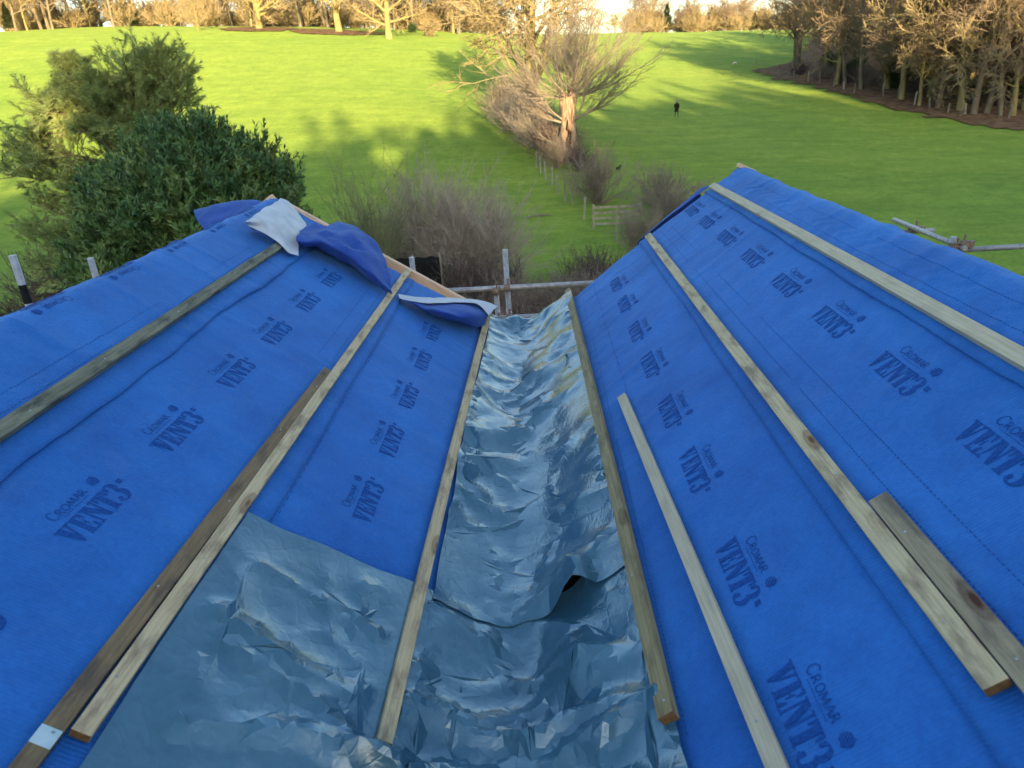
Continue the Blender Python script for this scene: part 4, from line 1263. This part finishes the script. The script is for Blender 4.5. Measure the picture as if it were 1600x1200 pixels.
# bare shrubs
def shrub_proto(name, seed, H, nst, spread, mt, tw=.007, kids=7, dense=5, side=2):
    cfg = dict(levels=3, seg=(1, 5, 3), up=(0, .08, .06), wob=(0, .22, .3), taper=(.5, .8, .8), n=(1, kids, dense), t0=(0, .25, .1), ang=((.5, .9), (.3, .9), (.3, .9)), ratio=(1, .42, .5), twig_r=tw, side=side, split=9, tup=.1)
    gs = Grow(seed, cfg); r_ = random.Random(seed)
    root = empty(name)
    for k in range(nst):
        az = r_.uniform(0, 6.28); el = r_.uniform(spread, 1.5)
        d = Vector((math.cos(az) * math.cos(el), math.sin(az) * math.cos(el), math.sin(el)))
        gs.wood, gs.twig = gs.wood, gs.twig
        gs.branch(Vector((d.x * .25, d.y * .25, -.05)), d, H * r_.uniform(.6, 1.0), .022 * H / 3 + .006, 1)
    # stems are thick enough to be a part of their own
    gs.wood.build('stems', mt, root)
    if gs.twig.f: gs.twig.build('twigs', mt, root)
    return root
cfgs = {}
SH = {
    'pale': shrub_proto('bare_shrub', 61, 4.6, 70, .35, M['twig_pale'], .0075, 8, 6),
    'olive': shrub_proto('bare_shrub', 62, 4.4, 30, .85, M['twig_green'], .007, 8, 5),
    'grey': shrub_proto('bare_shrub', 63, 3.0, 50, .35, M['twig_grey'], .009, 7, 5),
    'dark2': shrub_proto('bare_shrub', 66, 3.0, 60, .30, M['twig_grey'], .008, 8, 5),
    'gold': shrub_proto('bare_bush', 65, 3.2, 45, .25, M['twig_gold'], .022, 6, 4, 1),
    'dark': shrub_proto('bare_shrub', 64, 3.0, 55, .30, M['twig_dark'], .010, 7, 5),
}
for o_ in SH.values():                   # a shrub is one mass of stems
    pass
def shrub(kind, px, py, s, label, cat='shrub', group=None, sz=None, Y=None):
    p = hit(px, py) if Y is None else spot(px, Y)
    return place(SH[kind], p, s, r.uniform(0, 6.28), label, cat, group, sz)
shrub('pale', 700, 0, .92, 'large pale pinkish bare shrub behind the black screen', Y=29.5, sz=1.0)
shrub('pale', 735, 0, .8, 'right-hand pale bare shrub beside the largest one', Y=30.0, sz=.85)
shrub('pale', 655, 0, .75, 'smaller pale bare shrub left of the large pinkish one', Y=30.5, sz=1.05)
shrub('olive', 590, 0, .95, 'tall olive green bare shrub with thin upright stems', Y=30, sz=1.15)
shrub('olive', 545, 0, .8, 'olive green bare shrub rising behind the left gable', Y=28, sz=1.1)
shrub('grey', 500, 0, .9, 'thin grey bare shrub next to the evergreen bush', Y=29)
shrub('grey', 938, 318, 1.05, 'grey bare shrub behind the wooden gate rails')
shrub('dark2', 1050, 362, 1.0, 'purple-brown bare shrub right of the gate, by the right gable', sz=.85)
shrub('dark2', 1030, 325, .65, 'purple-brown bare shrub just behind the right end of the gate', sz=.8)
shrub('dark2', 1000, 400, .55, 'small purple-brown bare shrub in front of the gate', sz=.7)
for k, (px, py, s, kd) in enumerate([(868, 262, .7, 'grey'), (852, 246, .85, 'dark'), (838, 232, .8, 'pale'), (826, 218, .95, 'dark'), (815, 205, .9, 'pale'), (806, 195, 1.0, 'grey'), (798, 186, 1.05, 'grey'),
                                     (905, 268, .6, 'dark'), (880, 245, .8, 'grey'), (790, 176, 1.1, 'grey'), (845, 205, .9, 'grey')]):
    shrub(kd, px, py, s, 'bare hedge bush in the row between the pollard and the big oak', 'hedge bush', 'hedge bushes along the field fence')
for k in range(48):
    px = 700 + r.random() * 330; Y = r.uniform(18.5, 28.0)
    shrub(('dark2', 'grey', 'dark')[k % 3], px, 0, r.uniform(.42, .74), 'low tangled bare bramble behind the scaffold', 'bramble', 'low brambles behind the scaffold', Y=Y)
for px, Y, s in ((8, 27, .95), (38, 26, .8), (-25, 27, 1.0), (60, 25.5, .5)):
    shrub('dark', px, 0, s, 'dark purple-brown bush at the left edge of the picture', 'shrub', 'dark bushes at the left edge', Y=Y)
shrub('pale', 105, 0, .42, 'small whitish bare shrub in front of the pine', Y=15)
for k in range(16):                       # undergrowth below the wood edge
    px = r.uniform(1215, 1600); t = (px - 1190) / 410; py = 116 + 66 * t
    p = hit(px, py - 3)
    place(SH['grey' if k % 2 else 'dark'], p + Vector((1.5, 2, 0)), r.uniform(.5, .9), r.uniform(0, 6.28), 'bare undergrowth bush along the right wood fence', 'shrub', 'undergrowth bushes at the wood edge')

for k in range(130):
    px = r.uniform(20, 790) if k % 3 else r.uniform(985, 1270)
    Y = r.uniform(158, 200) if k % 3 else r.uniform(250, 275)
    place(SH['gold'], spot(px, Y), r.uniform(.9, 2.0), r.uniform(0, 6.28), 'bare golden-brown bush under the skyline trees', 'bush', 'bare bushes under the skyline trees')
# pine: limbs carrying bottle-brush tufts of needles
pine = empty('pine_tree')
wood, fol = MB(), MB(); rp = random.Random(17)
PB = Vector((-.555 * 21, 21, tz(-.555 * 21, 21)))
def needle_tuft(p, d, L):
    for k in range(26):
        t = rp.random(); q = p + d * L * t
        a = tilt(d, rp.uniform(.45, 1.0), rp)
        n_ = a.orthogonal()
        ln = rp.uniform(.13, .20) * (1.1 - .3 * t)
        e = q + a * ln
        sd = a.cross(n_).normalized() * .0115
        o = len(fol.v); fol.v.extend([q - sd, q + sd, e]); fol.f.append((o, o + 1, o + 2)); fol.m.append(0)
def pine_limb(p, d, L, rad, lvl):
    seg = 4; pts = [p]; rr = [rad]
    for i in range(seg):
        d = (d + rdir(rp) * .22 + Vector((0, 0, .12))).normalized(); p = p + d * L / seg; pts.append(p); rr.append(max(rad * (1 - (i + 1) / seg * .75), .006))
    wood.tube(pts, rr, 5 if lvl == 0 else 3, cap=False)
    if lvl < 2:
        for k in range((9, 6)[lvl]):
            t = rp.uniform(.25, 1); i = min(int(t * seg), seg - 1); q = pts[i].lerp(pts[i + 1], t * seg - i)
            pine_limb(q, tilt(d, rp.uniform(.4, 1.0), rp), L * (.36, .42)[lvl] * rp.uniform(.7, 1.2), rr[i] * .5, lvl + 1)
    needle_tuft(pts[-2], (pts[-1] - pts[-2]).normalized(), L / seg + .16)
    if lvl == 2 and rp.random() < .4: needle_tuft(pts[1], (pts[2] - pts[1]).normalized(), L / seg + .1)
def pl(px, py, Y): return at(px, py, Y) - PB
leaders = [([(205, 430, 21), (190, 330, 21), (170, 230, 21), (125, 165, 21), (104, 105, 21)], .12), ([(205, 430, 21), (215, 320, 21.3), (222, 220, 21.5), (232, 150, 21.5), (236, 100, 21.5)], .14)]
wood.tube([Vector((0, 0, -.3)) , Vector((.2, 0, 1.2)), pl(205, 430, 21)], [.3, .25, .17], 8, cap=False)
for pxs, rad in leaders:
    pts = [pl(*p_) for p_ in pxs]; L_ = len(pts)
    wood.tube(pts, [rad * (1 - .8 * i / (L_ - 1)) for i in range(L_)], 6, cap=False)
    for k in range(30):
        t = (k + rp.random()) / 30 * (L_ - 1.02); i = int(t); q = pts[i].lerp(pts[i + 1], t - i)
        az = rp.uniform(0, 6.28); d = Vector((math.cos(az), math.sin(az), rp.uniform(-.05, .6))).normalized()
        f = t / (L_ - 1)
        pine_limb(q, d, (1.7 * (1 - f) ** .8 + .40) * rp.uniform(.7, 1.1), .04 * (1.1 - f), 0)
for (a_, b_) in (((190, 300, 21), (20, 268, 21.5)), ((180, 270, 21), (60, 225, 21)), ((190, 330, 21), (75, 330, 20.5)), ((195, 380, 21), (75, 385, 20)), ((195, 400, 21), (90, 415, 19.5)), ((170, 230, 21), (70, 165, 21)),
                 ((200, 420, 21), (110, 425, 19)), ((190, 260, 21), (45, 250, 21)), ((225, 235, 21.4), (288, 160, 21.2)), ((225, 240, 21.4), (188, 135, 21.3)), ((228, 200, 21.5), (268, 108, 21.3)), ((226, 215, 21.5), (205, 105, 21.4)), ((228, 170, 21.5), (250, 96, 21.4)), ((180, 290, 21), (240, 190, 21)), ((180, 240, 21), (150, 140, 21)), ((222, 190, 21.5), (280, 130, 21.2)), ((170, 220, 21), (75, 200, 21))):
    A_, B_ = pl(*a_), pl(*b_)
    n = 5; pts = [A_.lerp(B_, i / n) + Vector((0, rp.uniform(-.1, .1), .12 * math.sin(i))) for i in range(n + 1)]
    wood.tube(pts, [.06 * (1 - .8 * i / n) for i in range(n + 1)], 5, cap=False)
    for k in range(20):
        t = .25 + .75 * rp.random(); i = min(int(t * n), n - 1); q = pts[i].lerp(pts[i + 1], t * n - i)
        pine_limb(q, ((B_ - A_).normalized() * .8 + rdir(rp) + Vector((0, 0, .3))).normalized(), rp.uniform(.5, 1.0), .02, 1)
wood.build('trunk', M['bark'], pine); fol.build('crown', M['pine'], pine)
pine.location = PB
tag(pine, 'pine with two ragged tops left of the laurel bush', 'tree')

# laurel: a mound of long glossy leaves on many shoots
lau = empty('laurel_bush')
LB = Vector((-.45 * 17, 17.0, tz(-7.6, 17)))
wood, fol = MB(), MB(); young = MB()
blobs = [(at(262, 285, 17.5), 1.25), (at(330, 275, 17), 1.2), (at(300, 330, 16.5), 1.9), (at(395, 285, 17), 1.05), (at(225, 370, 16.5), 1.35), (at(420, 320, 17), .80), (at(360, 380, 16.0), 1.6), (at(175, 300, 17.6), .75), (at(255, 215, 17.6), .5), (at(320, 210, 17.4), .5), (at(240, 480, 16), 1.9), (at(400, 420, 16.0), 1.7), (at(170, 420, 16.3), .9), (at(385, 255, 17.2), .5), (at(433, 290, 17.2), .5), (at(330, 560, 15.6), 2.2)]
def shoot(p, d, L, mbx):
    n = 9
    q = p; dd = d
    for i in range(n):
        dd = (dd + rdir(rp) * .12).normalized(); q2 = q + dd * L / n
        q = q2
        for s_ in (0, 1):
            ld = tilt(dd, rp.uniform(.5, .95), rp)
            mbx.leaf(q, ld, rp.uniform(.017, .026), rp.uniform(.11, .20), dd)
    mbx.leaf(q, dd, .018, .13, rdir(rp))
    wood.twig(p, q, .006)
for c_, R_ in blobs:
    n = int(330 * R_ ** 2)
    for k in range(n):
        d = rdir(rp)
        if d.y > .55 and rp.random() < .6: d.y = -d.y
        rr_ = R_ * (rp.uniform(.55, 1.0) ** .5) * (1 + .45 * noise.noise(d * 2.6 + c_ * 3))
        if rp.random() < .06: rr_ *= 1.12
        p = c_ + d * rr_ * .94 - LB
        if p.z < .1: continue
        up_ = (d * .7 + Vector((0, 0, .75)) + rdir(rp) * .35).normalized()
        shoot(p - up_ * .18, up_, rp.uniform(.28, .42), young if rp.random() < .02 + .5 * max(0, noise.noise(p * 1.1 + Vector((3, 1, 8)))) else fol)
for c_, R_ in blobs:
    q = c_ - LB; wood.tube([Vector((rp.uniform(-.3, .3), rp.uniform(-.3, .3), -.2)), q * .5 + Vector((0, 0, .3)), q], [.10, .06, .03], 5, cap=False)
    for k in range(26):
        wood.twig(q, q + rdir(rp) * R_ * .9, .015)
wood.build('stems', M['bark'], lau); fol.build('foliage', M['laurel'], lau); young.build('young_shoots', M['laurel2'], lau)
lau.location = LB
tag(lau, 'big dark green laurel bush with long glossy leaves behind the left gable', 'bush')

# leafy low shrubs between the scaffold posts, bottom left, and dark conifers on the skyline
def leafy(name, seed, n, rx, rz, material, sz=(.03, .07), lumps=6):
    rr_ = random.Random(seed); mb = MB(); st = MB(); root = empty(name)
    L = [(Vector((rr_.uniform(-rx, rx) * .6, rr_.uniform(-rx, rx) * .6, rz * rr_.uniform(.25, .75))), rx * rr_.uniform(.35, .6)) for _ in range(lumps)]
    for k in range(n):
        c_, R_ = rr_.choice(L); d = rdir(rr_); p = c_ + d * R_ * rr_.uniform(.5, 1.05); 
        if p.z < 0: p.z = rr_.uniform(0, .3)
        mb.leaf(p, (d + rdir(rr_)).normalized(), sz[0], sz[1], rdir(rr_))
    for c_, R_ in L: st.tube([Vector((0, 0, -.1)), c_ * .6, c_], [.04, .03, .01], 5, cap=False)
    st.build('stems', M['bark'], root); mb.build('foliage', material, root)
    return root
lf = leafy('leafy_shrub', 5, 5200, 1.5, 2.0, M['bush_leaf'], (.028, .09))
for px, Y, s in ((60, 14.5, .8), (100, 13.5, .7), (145, 14, .9), (30, 16.5, .7), (-10, 14, .8), (170, 12.5, .8)):
    place(lf, spot(px, Y), s, r.uniform(0, 6.28), 'low green leafy shrub at the foot of the left roof', 'shrub', 'low leafy shrubs by the left roof')
def conifer(seed, H, R_, n, material, sz=(.10, .42)):
    rr_ = random.Random(seed); mb = MB(); st = MB(); root = empty('conifer')
    for k in range(n):
        f = rr_.random() ** .7; z = H * (.12 + .88 * (1 - f)); w_ = R_ * f * rr_.uniform(.35, 1.0) * (1 + .25 * math.sin(z * 3))
        az = rr_.uniform(0, 6.28); d = Vector((math.cos(az), math.sin(az), rr_.uniform(-.4, .1)))
        mb.leaf(Vector((math.cos(az) * w_, math.sin(az) * w_, z)), d.normalized(), sz[0], sz[1], Vector((0, 0, 1)))
    st.tube([Vector((0, 0, -.3)), Vector((0, 0, H * .5)), Vector((0, 0, H * .97))], [.22, .12, .02], 7, cap=False)
    st.build('trunk', M['bark'], root); mb.build('foliage', material, root)
    return root
con = conifer(3, 9, 2.4, 5200, M['evergreen'], (.12, .5))
for px, Y, s, lab in ((42, 152, .55, 'small dark evergreen on the skyline at the upper left corner'), (232, 160, .45, 'small dark evergreen in the gap of the crest wood'), (205, 165, .5, 'dark evergreen at the right end of the left crest wood'),
                      (1040, 262, .95, 'tall dark spruce in the distant wood on the skyline'), (1107, 270, .85, 'left one of two dark spruces in the distant wood'), (1127, 272, .85, 'right one of two dark spruces in the distant wood'), (1173, 262, .6, 'small dark evergreen at the right end of the distant wood')):
    place(con, spot(px, Y), s, r.uniform(0, 6.28), lab, 'conifer')
holly = leafy('evergreen_shrub', 8, 5200, 2.0, 3.4, M['evergreen'], (.05, .15), 8)
for px, py, lab in ((1395, 150, 'near leaning trunk'), (1445, 158, ''), (1322, 128, ''), (1530, 166, ''), (1585, 170, ''), (1290, 118, '')):
    p = hit(px, py - 4); place(holly, p + Vector((3, 5, 0)), r.uniform(.9, 1.3), r.uniform(0, 6.28), 'dark evergreen shrub in the shade of the right wood', 'shrub', 'dark evergreen shrubs inside the right wood')
place(holly, spot(655, 150), .55, 1.0, 'low evergreen shrub under the crest oaks', 'shrub')
place(leafy('golden_shrub', 12, 3000, 1.6, 3.0, M['twig_gold'], (.06, .16), 7), spot(686, 138), 1.1, 0.4, 'round golden shrub on the crest left of the big oak', 'shrub')

# the shady belt of trees on the hill behind the camera: its shadow lies on the near field
belt = conifer(9, 15, 5.4, 9000, M['evergreen'], (.42, 1.5))
belt2 = bare_tree('bare_belt_tree', 91, dict(FOREST, twig_r=.05, n=(14, 6, 4, 4)), 14, .3, M['bark'], M['twig_grey'])
for k in range(110):
    x = -110 + k * 2.3 + r.uniform(-1.5, 1.5); y = (-72, -82)[k % 2] + r.uniform(-5, 5)
    place(belt, (x, y, tz(x, y) - .3), r.uniform(.50, .66), r.uniform(0, 6.28), 'dark conifer in the belt on the hill behind the house', 'conifer', 'conifer belt behind the house')
    if k % 2: place(belt2, (x, y - 3, tz(x, y - 3) - .3), r.uniform(.6, .85), r.uniform(0, 6.28), 'bare tree in the belt on the hill behind the house', 'tree', 'bare trees in the belt behind the house')

# ------------------------------------------------------------------ fences, gate, posts
def post(name, p, h, w_, label, group, cat='fence post', tiltx=0, tilty=0, mt='post'):
    mb = MB(); mb.tube([Vector((0, 0, -.3)), Vector((tiltx * h, tilty * h, h * .5)), Vector((tiltx * 1.6 * h, tilty * 1.4 * h, h))], [w_ / 2] * 3, 7, jit=lambda i, k: .08 * math.sin(k * 3 + i))
    o = mb.build(name, M[mt]); o.location = p
    return tag(o, label, cat, group)
wf = []
for k, (px, py) in enumerate([(912, 343), (895, 320), (883, 314), (873, 303), (862, 289), (853, 280), (845, 271), (838, 262)]):
    p = hit(px, py); wf.append(p)
    post('fence_post', p, 1.15 + .2 * r.random(), .11 + .03 * r.random(), 'weathered post of the wire fence running up to the pollard', 'posts of the wire fence by the pollard', tiltx=r.uniform(-.05, .05), tilty=r.uniform(-.03, .03))
mb = MB()
for h in (.35, .7, 1.05):
    for a, b_ in zip(wf[:-1], wf[1:]):
        mb.tube([a + Vector((0, 0, h)), (a + b_) / 2 + Vector((0, 0, h - .03)), b_ + Vector((0, 0, h))], [.006] * 3, 3, cap=False)
tag(mb.build('fence_wire', M['wire']), 'thin wire strands strung between the posts below the pollard', 'wire')
gate = empty('wooden_gate', label='four-rail wooden gate standing in the field below the pollard', cat='gate')
A_ = hit(928, 358); B_ = ray(1000, 352) * A_.y * .995; B_.z = tz(B_.x, B_.y)
gate.location = A_
Bv = B_ - A_
for k in range(4):
    z = .30 + k * .30
    mb = MB(); q = Bv + Vector((0, 0, z + .01 * k)); 
    ang = math.atan2(Bv.y, Bv.x); Mx = Matrix.Rotation(ang, 3, 'Z')
    mb.box((Vector((0, 0, z)) + q) / 2, (Bv.length, .035, .13), Mx); mb.build('rail', M['post'], gate)
for t in (0, 1):
    mb = MB(); mb.box(Bv * t + Vector((0, .05, .62)), (.13, .13, 1.5), None); mb.build('post', M['post'], gate)
mb = MB(); mb.box(Bv * .5 + Vector((0, -.02, .75)), (.08, .03, 1.1)); mb.build('stile', M['post'], gate)
post('fence_post', hit(963, 376), .9, .10, 'short weathered post in front of the gate, left of two', None)
post('fence_post', hit(994, 392), .9, .12, 'short weathered post in front of the gate near the right gable', None)
for k, (px, py) in enumerate([(1180, 105), (1216, 118), (1240, 124), (1262, 129), (1281, 130), (1302, 137), (1318, 141), (1334, 146), (1380, 152), (1428, 165), (1452, 171), (1480, 177), (1508, 180), (1575, 186)]):
    post('fence_post', hit(px, py), 1.25 + .25 * math.sin(k * 5), .20, 'weathered post of the fence along the right wood', 'posts of the fence along the wood', tiltx=.06 * math.sin(k * 3), mt='post_grey' if k % 3 else 'post')
scr = empty('shade_screen', spot(660, 26.5), label='black net screen on posts beside the pale bare shrub', cat='screen')
xa, xb = ray(600, 400).x * 26.5 - scr.location.x, ray(686, 400).x * 26.5 - scr.location.x
mb = MB(); n = 24
g = [[Vector((xa + (xb - xa) * i / n, .05 * math.sin(i * 1.3) , 2.55 * j / 8 + .02 * math.sin(i))) for j in range(9)] for i in range(n + 1)]
o = skin(g, 'net', [M['net'], M['net']], .01, scr)
for t in (0, .5, 1):
    mb = MB(); mb.tube([Vector((xa + (xb - xa) * t, .08, -.3)), Vector((xa + (xb - xa) * t, .08, 2.65))], [.05, .05], 8); mb.build('post', M['post'], scr)
# stacked logs and rails low on the left and behind the gutter end
for k in range(5):
    p = spot(10 + r.uniform(-20, 20), 19.5 + k * .5); mb = MB(); L_ = r.uniform(2.0, 3.0)
    mb.tube([Vector((-L_ / 2, 0, .12)), Vector((0, .1, .14)), Vector((L_ / 2, 0, .12))], [.10, .12, .10], 9)
    o = mb.build('log', M['post']); o.location = p + Vector((0, 0, .18 * k)); o.rotation_euler = (0, 0, r.uniform(-.2, .2)); tag(o, 'old log lying in the undergrowth at the left edge', 'log', 'logs at the left edge')
for k in range(8):
    px = r.uniform(740, 880); Y = r.uniform(15.5, 20); p = spot(px, Y); mb = MB(); L_ = r.uniform(2.2, 4.0)
    pts = [Vector((-L_ / 2 + L_ * i / 5, .1 * math.sin(i * 2 + k), .12 + .06 * math.sin(i + k))) for i in range(6)]
    mb.tube(pts, [.05, .07, .075, .07, .06, .03], 7)
    o = mb.build('fallen_branch', M['bark_gold']); o.location = p + Vector((0, 0, .1 * (k % 3))); o.rotation_euler = (0, r.uniform(-.1, .1), r.uniform(-.4, .3)); tag(o, 'fallen mossy branch on the ground behind the scaffold', 'branch', 'fallen branches behind the scaffold')
p = hit(838, 340); mb = MB(); mb.tube([Vector((-.9, -.25, .05)), Vector((0, 0, .12)), Vector((.5, .2, .1)), Vector((1.0, .32, .05))], [.02, .05, .045, .015], 6); mb.tube([Vector((0, 0, .12)), Vector((.1, .35, .2)), Vector((.4, .5, .1))], [.03, .02, .01], 5)
o = mb.build('fallen_branch', M['twig_grey']); o.location = p; tag(o, 'small broken branch lying on the grass left of the gate', 'branch')
o = None
p = hit(1148, 101); mb = MB(); mb.tube([Vector((-.5, 0, .1)), Vector((-.2, 0, .35)), Vector((.3, 0, .4)), Vector((.55, 0, .12))], [.15, .32, .3, .12], 9, jit=lambda i, k: .2 * math.sin(i * 3 + k * 2)); o = mb.build('rock', M['stone'], smooth=True); o.location = p; o.scale = (.7, .7, .6); tag(o, 'small pale rock on the field by the corner of the wood', 'rock')

# brown leaf rings under the crest oaks
for nm, px, py, rx in (('leaf_litter', 421, 43, 7), ('leaf_litter', 541, 45, 8)):
    c_ = spot(px, 138 if px < 500 else 136)
    ground_sheet(nm, lambda x, y, e: math.hypot((x - c_.x) / 1.0, (y - c_.y) / .8) < rx + e, c_.x - 10, c_.x + 10, c_.y - 9, c_.y + 9, .5, .12, M['litter'], 'stuff')

# ------------------------------------------------------------------ the walker and the dog
def skin_body(name, chain, material, sub=1, parent=None):
    # chain: list of (parent index, position, radius)
    me_ = bpy.data.meshes.new(name)
    me_.from_pydata([c_[1] for c_ in chain], [(c_[0], i) for i, c_ in enumerate(chain) if c_[0] is not None], [])
    o = bpy.data.objects.new(name, me_); C.objects.link(o)
    sk = o.modifiers.new('skin', 'SKIN'); sk.use_smooth_shade = True
    for i, c_ in enumerate(chain):
        rr_ = c_[2]; me_.skin_vertices[0].data[i].radius = (rr_, rr_) if not isinstance(rr_, tuple) else rr_
    me_.skin_vertices[0].data[0].use_root = True
    o.modifiers.new('sub', 'SUBSURF').levels = sub; o.modifiers['sub'].render_levels = sub
    dg = bpy.context.evaluated_depsgraph_get(); dg.update()
    m2 = bpy.data.meshes.new_from_object(o.evaluated_get(dg))
    o.modifiers.clear(); o.data = m2
    m2.materials.clear(); m2.materials.append(material)
    for p_ in m2.polygons: p_.material_index = 0; p_.use_smooth = True
    if parent: o.parent = parent
    return o
per = empty('person', hit(1057, 183), label='person in a long dark coat walking down the field', cat='person')
ch = [(None, (0, 0, .95), .14), (0, (0, 0, 1.15), .13), (1, (0, .0, 1.36), .15), (2, (0, -.01, 1.47), .065), (3, (0, -.03, 1.56), .07), (4, (0, -.04, 1.66), .095), (5, (0, -.03, 1.74), .06),
      (2, (.19, 0, 1.40), .06), (7, (.25, .03, 1.14), .048), (8, (.20, -.10, .96), .04), (9, (.17, -.15, .92), .03),
      (2, (-.19, 0, 1.40), .06), (11, (-.26, .02, 1.14), .048), (12, (-.22, -.08, .94), .04), (13, (-.19, -.13, .90), .03),
      (0, (.10, 0, .84), .095), (15, (.11, -.14, .48), .065), (16, (.11, -.16, .10), .045), (17, (.12, -.28, .05), .04),
      (0, (-.10, 0, .84), .095), (19, (-.11, .06, .47), .065), (20, (-.11, .24, .12), .045), (21, (-.12, .14, .05), .04)]
skin_body('body', ch, M['trouser'], 1, per)
mb = MB()
n = 14
prof = [(.56, .25, .20), (.75, .235, .18), (1.0, .20, .155), (1.2, .215, .16), (1.38, .23, .15), (1.46, .13, .10), (1.50, .085, .085)]
for i, (z, a, b_) in enumerate(prof):
    for k in range(n): mb.v.append(Vector((a * math.cos(2 * math.pi * k / n), b_ * math.sin(2 * math.pi * k / n) + .02, z)))
for i in range(len(prof) - 1):
    for k in range(n): mb.f.append((i * n + k, i * n + (k + 1) % n, (i + 1) * n + (k + 1) % n, (i + 1) * n + k)); mb.m.append(0)
for sx_ in (1, -1): mb.tube([Vector((sx_ * .19, 0, 1.41)), Vector((sx_ * .255, .03, 1.14)), Vector((sx_ * .205, -.09, .97))], [.085, .072, .062], 8)
mb.build('coat', M['coat'], per, smooth=True)
mb = MB(); mb.tube([Vector((0, .0, 1.60)), Vector((0, .0, 1.68)), Vector((0, .0, 1.76)), Vector((0, -.01, 1.80))], [.10, .115, .10, .04], 10); mb.build('hair', M['hair'], per, smooth=True)
mb = MB(); mb.tube([Vector((0, -.12, 1.58)), Vector((0, -.135, 1.65)), Vector((0, -.12, 1.72))], [.05, .065, .045], 9); mb.tube([Vector((0, -.19, 1.65)), Vector((0, -.20, 1.63))], [.012, .018], 5); mb.build('face', M['skin'], per, smooth=True)
per.rotation_euler = (0, 0, .15)
dog = empty('dog', hit(966, 268), label='small black dog on the grass beside the pollard', cat='dog')
skin_body('body', [(None, (-.22, 0, .42), .10), (0, (0, 0, .42), .12), (1, (.20, 0, .45), .13), (2, (.32, 0, .56), .075), (3, (.40, 0, .64), .075), (4, (.52, 0, .61), .04), (0, (-.36, 0, .52), .025), (6, (-.46, 0, .62), .018),
          (2, (.20, .07, .28), .04), (8, (.19, .08, .14), .028), (9, (.21, .08, .02), .03), (2, (.22, -.07, .28), .04), (11, (.24, -.08, .14), .028), (12, (.27, -.08, .02), .03),
          (0, (-.22, .08, .28), .05), (14, (-.30, .08, .15), .028), (15, (-.26, .08, .02), .03), (0, (-.22, -.08, .28), .05), (17, (-.26, -.08, .15), .028), (18, (-.22, -.08, .02), .03),
          (4, (.38, .05, .72), .022), (4, (.38, -.05, .72), .022)], M['fur'], 1, dog)
dog.rotation_euler = (0, 0, .7); dog.scale = (.65, .65, .65)
